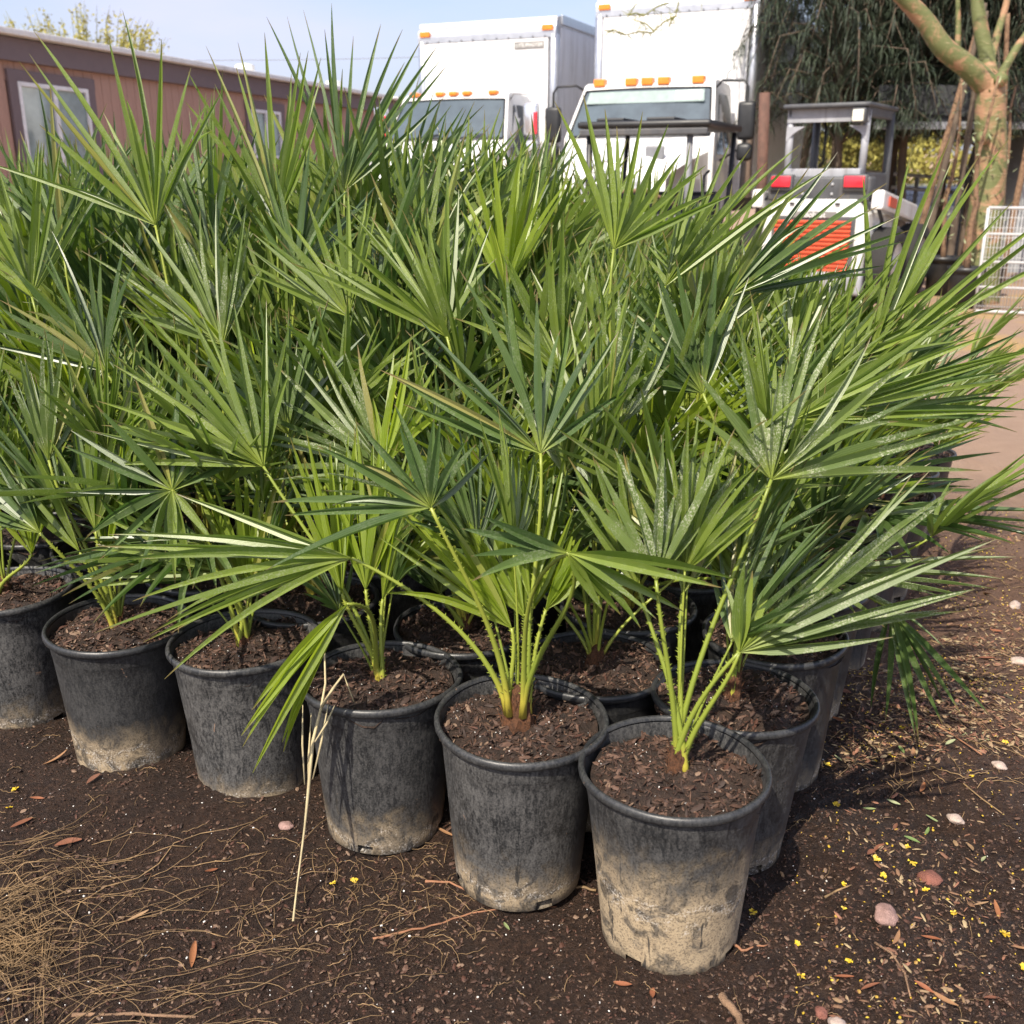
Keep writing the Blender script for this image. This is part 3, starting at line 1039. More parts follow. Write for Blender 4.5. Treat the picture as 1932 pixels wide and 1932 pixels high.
for hi, (u, v, y, a0, a1, l0, lm, l1, N, mat, tilt, droop, pk) in enumerate(HERO):
    rnd = random.Random(hi * 13 + 1)
    hub = at_y(u, v, y)
    depth = (hub - Vector((0, 0, CAM_H))).dot(CAM_FW)
    px = depth / FPX
    if pk is None or pk not in ROOT:
        pk = nearest_plant(hub)
    root, base_w = ROOT[pk], PLANTS[pk]
    loc = Vector(base_w)
    U = (CAM_UP * math.cos(tilt) + CAM_FW * math.sin(tilt)).normalized()
    nrm0 = U.cross(RIGHT) * -1
    if nrm0.dot(CAM_FW) > 0:
        nrm0 = -nrm0
    am = R((a0 + a1) / 2)
    d_in = (RIGHT * math.sin(am) + U * math.cos(am)).normalized()
    base = Vector((rnd.uniform(-0.012, 0.012), rnd.uniform(-0.02, 0.005), 0.318))
    if pk == (1, 0):
        ab = math.atan2(hub.y - loc.y, hub.x - loc.x)
        base = Vector((math.cos(ab) * 0.020, math.sin(ab) * 0.012 - 0.012, 0.350))
    m = MB()
    hl = hub - loc
    stalk_shape(m, base, hl, (d_in * 0.4 + (hl - base).normalized() * 0.6).normalized(), 0.0048, True, rnd, 0.4)
    fr = m.build('frond', 'stalk', root, True)
    for k in range(N):
        f = k / max(1, N - 1)
        th = R(a0 + (a1 - a0) * f + rnd.uniform(-1, 1) * abs(a1 - a0) / N * 0.42)
        L = (l0 * 2 * (f - 0.5) * (f - 1) - lm * 4 * f * (f - 1) + l1 * 2 * f * (f - 0.5)) * px * rnd.uniform(0.86, 1.05)
        d = (RIGHT * math.sin(th) + U * math.cos(th) + nrm0 * rnd.gauss(0.03, 0.13)).normalized()
        side = (d.cross(nrm0)).normalized()
        nr = side.cross(d).normalized()
        if nr.dot(nrm0) < 0:
            nr = -nr
        # each segment twists a little out of the fan's plane
        tw = rnd.gauss(0, 0.5)
        side2 = (side * math.cos(tw) + nr * math.sin(tw)).normalized()
        nr2 = side2.cross(d).normalized()
        if nr2.dot(nrm0) < 0:
            nr2 = -nr2
        sm = MB()
        w = rnd.uniform(0.0070, 0.0092) * (1.12 if N < 8 else 1.0)
        odd = rnd.random() < 0.17
        add_segment(sm, hl, d, side2, nr2, L * (rnd.uniform(0.7, 0.95) if odd else 1), w, droop * rnd.uniform(0.6, 1.5) + (rnd.uniform(0.08, 0.3) if odd else 0), rnd.gauss(0, 0.045), rnd.uniform(0.6, 1.25), rnd.random(), rnd.gauss(0.02, 0.07))
        sm.build('leaf_segment', mat, fr, True)

# ---- the rest of each palm: a stock of differently shaped fronds, copied round the stem


def stock_frond(seed, lean, stalk, L, spread, N, mat):
    rnd = random.Random(seed)
    m = MB()
    hub = Vector((math.sin(lean) * stalk, 0, math.cos(lean) * stalk))
    ax = lean + rnd.uniform(-0.05, 0.35)
    d_in = Vector((math.sin(ax), 0, math.cos(ax)))
    stalk_shape(m, Vector((0.008, 0, 0)), hub, (d_in * 0.5 + hub.normalized() * 0.5).normalized(), 0.0045, True, rnd, 0.35)
    me_s = m.mesh('frond', 'stalk', True)
    nrm = Vector((-math.cos(ax), 0, math.sin(ax)))
    sd = Vector((0, 1, 0))
    b = MB()
    for k in range(N):
        f = k / (N - 1)
        th = R(-spread / 2 + spread * f + rnd.uniform(-1, 1) * spread / N * 0.42)
        d = (d_in * math.cos(th) + sd * math.sin(th) + nrm * (rnd.uniform(-0.08, 0.12) + 0.25 * abs(2 * f - 1) ** 2)).normalized()
        side = d.cross(nrm).normalized()
        tw = rnd.uniform(-0.5, 0.5)
        nr = side.cross(d).normalized()
        nr = nr if nr.dot(nrm) > 0 else -nr
        s2 = (side * math.cos(tw) + nr * math.sin(tw)).normalized()
        n2 = s2.cross(d).normalized()
        n2 = n2 if n2.dot(nrm) > 0 else -n2
        ll = L * (1 - 0.30 * abs(2 * f - 1) ** 2.2) * rnd.uniform(0.85, 1.05)
        add_segment(b, hub, d, s2, n2, ll, rnd.uniform(0.0078, 0.0100), rnd.uniform(0.0, 0.09) + 0.05 * lean + (0.2 if rnd.random() < 0.1 else 0), rnd.gauss(0, 0.045), rnd.uniform(0.6, 1.2), rnd.random(), rnd.uniform(-0.05, 0.09))
    return me_s, b.mesh('leaf_blade', mat, True)


STOCK = []
for k in range(18):
    lean = 0.12 + 1.0 * (k % 6) / 5
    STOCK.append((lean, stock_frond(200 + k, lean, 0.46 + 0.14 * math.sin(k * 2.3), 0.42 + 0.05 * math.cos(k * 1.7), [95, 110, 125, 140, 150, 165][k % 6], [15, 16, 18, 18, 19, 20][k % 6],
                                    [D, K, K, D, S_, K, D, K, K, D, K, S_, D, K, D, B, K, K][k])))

for (i, j), p in PLANTS.items():
    rnd = random.Random(i * 57 + j * 391)
    root = ROOT[(i, j)]
    if j == 0:
        n, sc, maxlean = 3, 0.62, 0.5
        if i >= 4:
            n, sc = 6, 0.72
    elif i == 0:
        n, sc, maxlean = 7, 0.70 + 0.02 * min(j, 4), 0.85
        if j == 1:
            n, sc, maxlean = 4, 0.62, 0.6
    elif j == 1:
        n, sc, maxlean = 8, 0.76, 0.9
    else:
        n, sc, maxlean = 11, 0.86 + 0.05 * min(i, 4) + rnd.uniform(-0.06, 0.08), 1.2
    if j >= 3:
        sc *= 1.10 if i >= 3 else 1.03
    if i <= 2 and j >= 4:
        sc *= 0.86
    a = rnd.uniform(0, 6.28)
    for q in range(n):
        want = maxlean * (q + 0.5) / n
        cand = sorted(STOCK, key=lambda s: abs(s[0] - want) + rnd.uniform(0, 0.25))[0]
        a += 2.39996 + rnd.uniform(-0.3, 0.3)
        s = sc * rnd.uniform(0.88, 1.10)
        az = a
        # palms on the outside lean their leaves towards the light and the open track
        if j == 0 and math.sin(az) < -0.2:
            az += math.pi
        fs, fb = cand[1]
        fo = place('frond', fs, root, (0, 0, 0.318), (rnd.uniform(-0.12, 0.12), rnd.uniform(-0.12, 0.12), az), (s, s, s))
        place('leaf_blade', fb, fo)

# dry leaf hanging over a rim of the front row, with its pale stalk reaching the ground
def dry_hang():
    root = ROOT[(2, 0)]
    o = PLANTS[(2, 0)]
    pts = [at_y(612, 1215, 1.80), at_y(614, 1290, 1.735), at_y(606, 1335, 1.712), at_y(590, 1400, 1.68), at_y(583, 1480, 1.66), at_y(575, 1560, 1.64), at_y(562, 1660, 1.615), at_z(553, 1738, 0.012)]
    m = MB()
    m.tube([p - o for p in pts], [0.0015, 0.0022, 0.0026, 0.0034, 0.0032, 0.0022, 0.0017, 0.0022], 5)
    for dx, a, b in ((-18, 1330, 1480), (-8, 1345, 1520), (12, 1330, 1470), (20, 1330, 1400)):
        q = [at_y(600 + dx * 1.6, a, 1.70), at_y(592 + dx * 1.2, (a + b) / 2, 1.675), at_y(584 + dx * 0.5, b, 1.655)]
        m.tube([p - o for p in q], [0.0008, 0.0024, 0.0014], 4)
    m.tube([p - o for p in (at_y(606, 1335, 1.712), at_y(628, 1300, 1.72), at_y(648, 1272, 1.74), at_y(655, 1290, 1.735), at_y(668, 1325, 1.73))], [0.003, 0.0028, 0.0022, 0.0015, 0.001], 4)
    f = m.build('dry_frond', 'dry_leaf', root, True)
    f['label'] = 'withered tan leaf hanging over the pot rim'


dry_hang()

# ---------------------------------------------------------------- ground litter
rnd = random.Random(77)
POT_XY = [(p.x, p.y) for p in PLANTS.values()]


def free(x, y, r=0.13):
    return all((x - a) ** 2 + (y - b) ** 2 > r * r for a, b in POT_XY)


def rand_ground(u0, u1, v0, v1):
    while True:
        p = at_z(rnd.uniform(u0, u1), rnd.uniform(v0, v1))
        if free(p.x, p.y, 0.125):
            return p


TAN = [(0.30, 0.19, 0.10), (0.38, 0.26, 0.15), (0.24, 0.13, 0.07), (0.20, 0.09, 0.05), (0.44, 0.33, 0.18), (0.33, 0.15, 0.09)]
m = MB()
for k in range(6400):
    p = at_z(rnd.gauss(1790, 120), rnd.uniform(955, 1460) if rnd.random() < 0.93 else rnd.uniform(1450, 1990))
    if not free(p.x, p.y, 0.125) or p.x > 3 or mnoise.noise(Vector((p.x * 3.3, p.y * 3.3, 9))) < rnd.uniform(-0.5, 0.35):
        continue
    ln = rnd.uniform(0.006, 0.024)
    chip(m, (p.x, p.y, gz(p.x, p.y) + 0.001 + rnd.random() * 0.005), ln, ln * rnd.uniform(0.12, 0.42), 0.002, rnd.uniform(0, 6.28), rnd.uniform(-0.4, 0.4), rnd.uniform(-0.6, 0.6), rnd.choice(TAN))
tag(m.build('leaf_litter', 'litter'), 'tan and reddish leaf fragments littering the ground beside the track', 'leaf litter', kind='stuff')

m = MB()
for k in range(24000):
    z = rnd.random()
    if z < 0.20:
        p = rand_ground(1400, 2000, 950, 1990)
    elif z < 0.25:
        p = rand_ground(1580, 2000, 980, 1500)
    else:
        p = rand_ground(-60, 2000, 1330, 1990)
    ln = rnd.choice((0.003, 0.004, 0.005, 0.006, 0.008, 0.012)) * rnd.uniform(0.6, 1.3)
    chip(m, (p.x, p.y, gz(p.x, p.y) + rnd.random() * 0.003), ln, ln * rnd.uniform(0.2, 0.6), 0.002, rnd.uniform(0, 6.28), rnd.uniform(-0.5, 0.5), rnd.uniform(-0.5, 0.5), rnd.choice(BARK))
tag(m.build('bark_litter', 'litter'), 'small brown bark bits strewn over the dark soil', 'bark', kind='stuff')

m = MB()
for k in range(420):
    p = rand_ground(-40, 2000, 1350, 1990)
    s = rnd.choice((0.0006, 0.0008, 0.0010, 0.0012, 0.0019)) * rnd.uniform(0.7, 1.2)
    M = Matrix.Rotation(rnd.uniform(0, 6), 3, 'Z') @ Matrix.Rotation(rnd.uniform(0, 6), 3, 'X')
    m.box((p.x, p.y, gz(p.x, p.y) + 0.001), (s * 2, s * 1.5, s * 1.4), M, s * 0.5)
tag(m.build('perlite', 'perlite'), 'white perlite grains sprinkled on the wet soil', 'perlite', kind='stuff')

YEL = [(0.62, 0.40, 0.03), (0.70, 0.48, 0.04), (0.52, 0.33, 0.05), (0.42, 0.25, 0.06), (0.62, 0.46, 0.14)]
m = MB()
for k in range(2600):
    z = rnd.random()
    if z < 0.85:
        p = at_z(rnd.gauss(1790, 130), rnd.uniform(960, 1420))
        if mnoise.noise(Vector((p.x * 3.1, p.y * 3.1, 4))) < rnd.uniform(-0.35, 0.45):
            continue
    else:
        p = rand_ground(1500, 2000, 900, 1950)
    if not free(p.x, p.y, 0.12):
        continue
    ln = rnd.uniform(0.003, 0.0075)
    chip(m, (p.x, p.y, gz(p.x, p.y) + 0.002 + rnd.random() * 0.004), ln, ln * rnd.uniform(0.5, 0.9), 0.0025, rnd.uniform(0, 6.28), rnd.uniform(-0.6, 0.6), rnd.uniform(-0.6, 0.6), rnd.choice(YEL))
tag(m.build('petal_litter', 'petal'), 'tiny yellow petals littering the ground beside the track', 'petals', kind='stuff')


def strand(m, p, ln, yaw, curv, r, lift=0.004, n=9):
    path, x, y, a = [], p.x, p.y, yaw
    for i in range(n + 1):
        t = i / n
        path.append((x, y, gz(x, y) + 0.0015 + lift * math.sin(t * math.pi) + 0.0015 * math.sin(i * 2.1)))
        x += math.cos(a) * ln / n
        y += math.sin(a) * ln / n
        a += curv / n
    m.tube(path, [r * 0.7] + [r] * (n - 1) + [r * 0.4], 4)


m = MB()
for k in range(150):
    u_ = abs(rnd.gauss(0, 300)) - 80
    p = at_z(u_, rnd.uniform(1590, 1985))
    strand(m, p, rnd.uniform(0.06, 0.22), rnd.gauss(0.25, 0.5), rnd.uniform(-1.4, 1.4), rnd.uniform(0.00035, 0.0007), rnd.uniform(0.002, 0.008))
for k in range(170):
    p = rand_ground(430, 900, 1590, 1800)
    strand(m, p, rnd.uniform(0.02, 0.08), rnd.uniform(0, 6.28), rnd.uniform(-2, 2), rnd.uniform(0.0003, 0.0007), 0.004)
for k in range(260):
    p = rand_ground(-60, 2000, 1380, 1980)
    strand(m, p, rnd.uniform(0.015, 0.06), rnd.uniform(0, 6.28), rnd.uniform(-2, 2), rnd.uniform(0.0003, 0.0008), 0.003)
for k in range(330):
    p = rand_ground(1600, 2000, 960, 1500)
    strand(m, p, rnd.uniform(0.03, 0.10), rnd.uniform(0, 6.28), rnd.uniform(-1, 1), rnd.uniform(0.0005, 0.0012), 0.004)
tag(m.build('straw_litter', 'straw', smooth=True), 'loose tan straw and thin roots scattered on the soil', 'straw', kind='stuff')

# tuft of dry hair-like grass at the left edge
m = MB()
c0 = at_z(-75, 1800)
for k in range(230):
    a = rnd.gauss(0.12, 0.55)
    p = Vector((c0.x + rnd.uniform(-0.10, 0.03), c0.y + rnd.gauss(0, 0.085), 0.004))
    ln = 0.06 + abs(rnd.gauss(0, 0.11))
    up = rnd.uniform(0.01, 0.09)
    path = []
    for i in range(9):
        t = i / 8
        path.append((p.x + math.cos(a) * ln * t, p.y + math.sin(a + 0.4 * t * rnd.uniform(-1, 1)) * ln * t, 0.006 + up * math.sin(t * 2.6) * (1 - 0.5 * t)))
    rt = rnd.choice((0.0004, 0.0006, 0.0009))
    m.tube(path, [rt] * 7 + [rt * 0.7, rt * 0.4], 4)
tag(m.build('dry_grass_tuft', 'straw', smooth=True), 'tuft of fine dry brown grass at the left edge', 'grass')

# long pale runner and sticks, roots
def stick(name, label, cat, pix, r, mat, lift=0.006, jitter=0.0):
    pts = []
    for q, (u, v) in enumerate(pix):
        p = at_z(u, v)
        pts.append((p.x, p.y, gz(p.x, p.y) + r * 0.7 + lift * 0.4 * (0.6 + 0.4 * math.sin(q * 1.9))))
    out = []
    for a, b in zip(pts[:-1], pts[1:]):
        for t in (0, 0.33, 0.66):
            out.append([a[k] + (b[k] - a[k]) * t + (rnd.uniform(-jitter, jitter) if k < 2 else 0) for k in range(3)])
    out.append(pts[-1])
    rr = [r * (1.15 - 0.5 * k / len(out)) * rnd.uniform(0.85, 1.15) for k in range(len(out))]
    tag(MB().tube(out, rr, 6).build(name, mat, smooth=True), label, cat)


stick('dry_runner', 'long pale thread-like runner curving over dark soil in front of the grey pot', 'stem', [(130, 1760), (150, 1700), (200, 1670), (260, 1655), (300, 1632), (330, 1605), (380, 1590), (440, 1588), (490, 1570), (520, 1540)], 0.0012, 'straw', 0.004)
stick('root', 'long reddish root lying in front of the white-lined pot', 'root', [(705, 1772), (760, 1757), (815, 1743), (870, 1722), (935, 1708), (1000, 1704), (1050, 1695)], 0.0019, 'root', 0.004, 0.003)
stick('root', 'short reddish root poking left from the base of the white-lined pot', 'root', [(800, 1666), (850, 1663), (880, 1678), (905, 1690)], 0.0022, 'root', 0.006, 0.003)
stick('root', 'thin reddish root right of the mud-coated corner pot', 'root', [(1375, 1785), (1400, 1802), (1420, 1795), (1448, 1788)], 0.0022, 'root', 0.005, 0.003)
stick('straw_blade', 'flat tan straw blades between the two nearest pots', 'straw', [(1010, 1690), (1060, 1668), (1095, 1660), (1125, 1668)], 0.0035, 'straw', 0.012, 0.002)
stick('stick', 'reddish straight twig at the lower left picture edge', 'stick', [(135, 1912), (250, 1913), (370, 1920)], 0.0030, 'bark_wood', 0.004, 0.002)
stick('stick', 'thick peeling stick at the bottom edge below the corner pot', 'stick', [(1360, 1885), (1385, 1912), (1405, 1940), (1425, 1975)], 0.0065, 'bark_wood', 0.002, 0.003)
stick('stick', 'thin straight twig lying across soil near the yellow blossoms', 'stick', [(1815, 1495), (1850, 1520), (1890, 1545)], 0.0018, 'straw', 0.006)
stick('stick', 'tan twig beside the bright yellow blossom right of the corner pot', 'stick', [(1555, 1700), (1580, 1690), (1605, 1680)], 0.0020, 'straw', 0.006)
stick('stick', 'brown forked stem curving over the soil at lower right', 'stick', [(1650, 1790), (1680, 1815), (1705, 1850), (1715, 1895)], 0.0024, 'bark_wood', 0.006)
stick('stick', 'long reddish stem among leaf litter beside the track', 'stick', [(1670, 1345), (1730, 1365), (1790, 1400), (1850, 1440)], 0.0024, 'root', 0.006, 0.002)
stick('stick', 'bare grey twig at the right edge of the leaf litter', 'stick', [(1840, 1290), (1880, 1330), (1932, 1370)], 0.0022, 'straw', 0.008, 0.003)

# stones
def stone(label, u, v, s, mat, seed):
    p = at_z(u, v)
    bm = bmesh.new()
    bmesh.ops.create_icosphere(bm, subdivisions=3, radius=1)
    for q in bm.verts:
        k = 1 + 0.30 * mnoise.noise(q.co * 1.3 + Vector((seed, 0, 0))) + 0.10 * mnoise.noise(q.co * 4 + Vector((0, seed, 0)))
        q.co = Vector((q.co.x * s[0] * k, q.co.y * s[1] * k, q.co.z * s[2] * k))
    me = bpy.data.meshes.new('stone')
    bm.to_mesh(me); bm.free()
    me.materials.append(MATS[mat])
    me.polygons.foreach_set('use_smooth', [True] * len(me.polygons))
    tag(place('stone', me, None, (p.x, p.y, gz(p.x, p.y) + s[2] * 0.35), (0, 0, seed)), label, 'stone')


stone('smooth pinkish stone lying on wet soil at lower right', 1670, 1742, (0.027, 0.020, 0.012), 'stone_pink', 1.2)
stone('pale rounded pebble on bare soil near the right edge', 1803, 1550, (0.019, 0.013, 0.010), 'stone_pale', 2.4)
stone('rough dark red rock beside the fallen yellow petals', 1752, 1662, (0.022, 0.021, 0.013), 'stone_red', 3.1)
stone('small reddish pebble near the bottom edge', 1548, 1925, (0.012, 0.010, 0.007), 'stone_red', 4.7)
stone('wet glinting grey stone at the bottom edge', 1580, 1950, (0.018, 0.014, 0.009), 'stone_pale', 5.0)
stone('brownish flat pebble in front of the grey pot', 540, 1572, (0.016, 0.012, 0.007), 'stone_pink', 6.0)
stone('grey stone in yellow petal litter beside the track', 1915, 1140, (0.026, 0.018, 0.013), 'stone_pale', 7.3)
stone('pale tan pebble beside the sage-green leaf sprig', 1884, 1455, (0.017, 0.014, 0.010), 'stone_pale', 8.8)
stone('light stone at the right edge near the dried twigs', 1922, 1255, (0.024, 0.018, 0.013), 'stone_pale', 9.1)


# fallen blossoms
def blossom_mesh(seed):
    r_ = random.Random(seed)
    m = MB()
    for k in range(5):
        a = k * 1.257 + r_.uniform(-0.3, 0.3)
        L, W = r_.uniform(0.008, 0.012), r_.uniform(0.004, 0.006)
        z1, z2 = r_.uniform(0.001, 0.006), r_.uniform(0.0, 0.007)
        d = Vector((math.cos(a), math.sin(a), 0)); s = Vector((-math.sin(a), math.cos(a), 0))
        m.add([(0, 0, 0.002), d * L * 0.5 + s * W + ZUP * z1, d * L * 0.55 - s * W + ZUP * z2, d * L + s * W * 0.5 + ZUP * z2, d * L - s * W * 0.4 + ZUP * z1, d * L * 0.55 + ZUP * 0.0015],
              [(0, 5, 1), (0, 2, 5), (1, 5, 3), (5, 2, 4), (5, 4, 3)], tint=r_.choice([(0.80, 0.58, 0.03), (0.76, 0.52, 0.03), (0.70, 0.50, 0.06)]))
    return m.mesh('fallen_blossom', 'petal')


BL = [blossom_mesh(s) for s in range(5)]
for q, (u, v) in enumerate([(1578, 1522), (1590, 1677), (1712, 1602), (1503, 1790), (667, 1656), (628, 1668), (1462, 1415), (1641, 1290), (1700, 1385), (1650, 1640), (1665, 1665), (1745, 1690), (1830, 1485), (1895, 1410),
                              (1895, 1770), (1560, 1450), (1650, 1445), (1770, 1385), (1680, 1440), (1800, 1725), (1930, 1840), (1600, 1830), (1510, 1850), (1420, 1720), (1590, 1725), (30, 1500), (20, 1540), (1720, 1635)]):
    p = at_z(u, v)
    o = place('fallen_blossom', BL[q % 5], None, (p.x, p.y, gz(p.x, p.y) + 0.003), (rnd.uniform(-0.3, 0.3), rnd.uniform(-0.3, 0.3), rnd.uniform(0, 6)), [rnd.uniform(0.55, 0.95)] * 3)
    tag(o, {0: 'yellow blossom on the sunny soil just past the corner pot shadow', 1: 'yellow blossom touching the tan twig right of the corner pot', 2: 'bright yellow blossom on soil above the dark red rock',
            3: 'yellow blossom on bare soil low right of the corner pot base', 4: 'yellow blossom in front of the hanging-leaf pot, the farther from the dry stalk',
            5: 'yellow blossom just right of the hanging dry leaf stalk', 14: 'yellow blossom among red leaves at the right edge', 20: 'yellow blossom in the lower right corner',
            25: 'upper yellow blossom at the left picture edge', 26: 'lower yellow blossom at the left picture edge', 9: 'yellow blossom just left of the dark red rock'}.get(q, 'small fallen yellow blossom on the soil right of the corner pot'), 'blossom', 'yellow blossoms fallen on the soil')


def leaf_mesh(seed, L, W, col):
    r_ = random.Random(seed)
    m = MB()
    vs_, fs_ = [], []
    cu, bn = r_.uniform(0.1, 0.5), r_.uniform(-0.2, 0.2)
    for i in range(7):
        t = i / 6
        w = W * math.sin(math.pi * min(1, t * 0.93 + 0.05)) ** 0.8
        z = cu * L * (t - 0.5) ** 2 * 0.8
        y = bn * L * (t - 0.5) ** 2
        vs_ += [(L * (t - 0.5), y - w / 2, z + w * 0.30), (L * (t - 0.5), y, z), (L * (t - 0.5), y + w / 2, z + w * 0.35)]
    for i in range(6):
        a = i * 3
        fs_ += [(a, a + 1, a + 4, a + 3), (a + 1, a + 2, a + 5, a + 4)]
    m.add(vs_, fs_, tint=col)
    return m.mesh('fallen_leaf', 'litter', True)


LEAFC = [(0.30, 0.105, 0.045), (0.24, 0.09, 0.045), (0.36, 0.19, 0.09), (0.20, 0.085, 0.05), (0.40, 0.25, 0.13), (0.33, 0.13, 0.05)]
BRL = [leaf_mesh(s, 0.034 + 0.012 * (s % 3), 0.010 + 0.003 * (s % 2), LEAFC[s % 6]) for s in range(9)]
GRL = [leaf_mesh(40 + s, 0.030, 0.008, c) for s, c in enumerate([(0.24, 0.30, 0.12), (0.35, 0.38, 0.20), (0.16, 0.24, 0.07)])]
for q, (u, v) in enumerate([(72, 1518), (45, 1568), (110, 1445), (180, 1495), (260, 1730), (362, 1800), (1175, 1863), (1640, 1630), (1690, 1785), (1755, 1785), (1655, 1620), (1925, 1800), (1690, 1560), (1850, 1710), (1880, 1720),
                              (1590, 1860), (1640, 1880), (1780, 1905), (1740, 1880), (1870, 1900), (1720, 1440), (1640, 1375), (1760, 1330), (1580, 1370), (1680, 1330), (1860, 1250), (1800, 1180), (1880, 1190), (1740, 1240), (1700, 1200),
                              (1590, 1325), (1830, 1600), (1740, 1500), (1230, 1880), (880, 1560), (840, 1580), (400, 1655), (130, 1600), (1860, 1120), (1770, 1120), (1900, 1060), (1820, 1050)]):
    p = at_z(u, v)
    o = place('fallen_leaf', BRL[q % 9], None, (p.x, p.y, gz(p.x, p.y) + 0.005), (rnd.uniform(-0.4, 0.4), rnd.uniform(-0.3, 0.3), rnd.uniform(0, 6)), [rnd.uniform(0.75, 1.15)] * 3)
    tag(o, {0: 'curled orange-brown leaf on soil at the left edge below the dusty grey pot', 1: 'brown leaf lying lowest at the left edge', 2: 'brown leaf at the foot of the pot caked with pale mud', 4: 'brown leaf among dry grass left of the pale runner',
            5: 'dark brown leaf chunk in the straw at lower left', 6: 'single flat brown leaf on bare soil below the two nearest pots', 8: 'reddish leaf right of the smooth pinkish stone', 33: 'brown leaf near the bottom edge left of the peeling stick',
            34: 'brown leaf between the pots with hanging leaf and lime line'}.get(q, 'curled reddish-brown leaf on the littered soil beside the track' if u > 1400 else 'curled brown leaf on the soil in front of the pots'), 'leaf', 'dry brown leaves fallen on the soil')
for q, (u, v) in enumerate([(1640, 1530), (1685, 1517), (1750, 1565), (1760, 1545), (1855, 1625), (1720, 1590), (955, 1745), (1790, 1415), (1700, 1430), (1640, 1230), (1580, 1440)]):
    p = at_z(u, v)
    o = place('green_leaf', GRL[q % 3], None, (p.x, p.y, gz(p.x, p.y) + 0.005), (rnd.uniform(-0.4, 0.4), rnd.uniform(-0.3, 0.3), rnd.uniform(0, 6)), [rnd.uniform(0.8, 1.1)] * 3)
    tag(o, 'small narrow green leaf fallen on the soil', 'leaf', 'small green leaves fallen on the soil')

# sprig of sage-green leaves, dried twig bundle
def sprig(name, label, pix, nleaf, mat, L, W):
    pts = [at_z(u, v) + Vector((0, 0, 0.008)) for u, v in pix]
    m = MB().tube(pts, 0.002, 5)
    root = m.build(name, 'straw', None, True)
    tag(root, label, 'sprig')
    for k in range(nleaf):
        t = k / nleaf * (len(pts) - 1)
        a, b = pts[int(t)], pts[min(int(t) + 1, len(pts) - 1)]
        p = a.lerp(b, t - int(t))
        d = (b - a).normalized() if (b - a).length > 0 else Vector((1, 0, 0))
        yaw = math.atan2(d.y, d.x) + (0.75 if k % 2 else -0.75) + rnd.uniform(-0.4, 0.4)
        q = p + Vector((math.cos(yaw), math.sin(yaw), 0.3)) * L * 0.5
        lm = LEAFS[mat][k % 3]
        o = place('leaf', lm, root, q, (rnd.uniform(-0.6, 0.6), rnd.uniform(-0.5, 0.1), yaw), [L / 0.03 * rnd.uniform(0.75, 1.1)] * 3)


LEAFS = {'sage': [leaf_mesh(60 + s, 0.03, 0.0085, c) for s, c in enumerate([(0.36, 0.38, 0.20), (0.28, 0.31, 0.15), (0.44, 0.44, 0.26)])],
         'brown': [leaf_mesh(70 + s, 0.03, 0.0060, c) for s, c in enumerate([(0.28, 0.22, 0.12), (0.22, 0.18, 0.10), (0.33, 0.27, 0.16)])]}
sprig('leaf_sprig', 'sage-green leafy sprig lying on the soil below the drooping frond', [(1745, 1375), (1770, 1392), (1800, 1402), (1835, 1402), (1865, 1398)], 34, 'sage', 0.030, 0.008)
sprig('dried_sprig', 'dried brown leafy twigs on the ground at the right edge', [(1790, 1265), (1830, 1285), (1870, 1305), (1905, 1330), (1932, 1350)], 44, 'brown', 0.030, 0.006)
for lab, u, v in (('teal plastic tag scrap beside the right-hand pots', 1617, 985), ('second teal plastic scrap lower on the ground', 1640, 990), ('tiny teal plastic scrap beneath the drooping frond', 1795, 1345)):
    p = at_z(u, v, 0.03)
    tag(MB().box((0, 0, 0), (0.03, 0.018, 0.0015), Matrix.Rotation(0.3, 3, 'X'), 0.0006).build('plastic_tag', 'teal_plastic', None, False, (p.x, p.y, 0.012)), lab, 'tag')

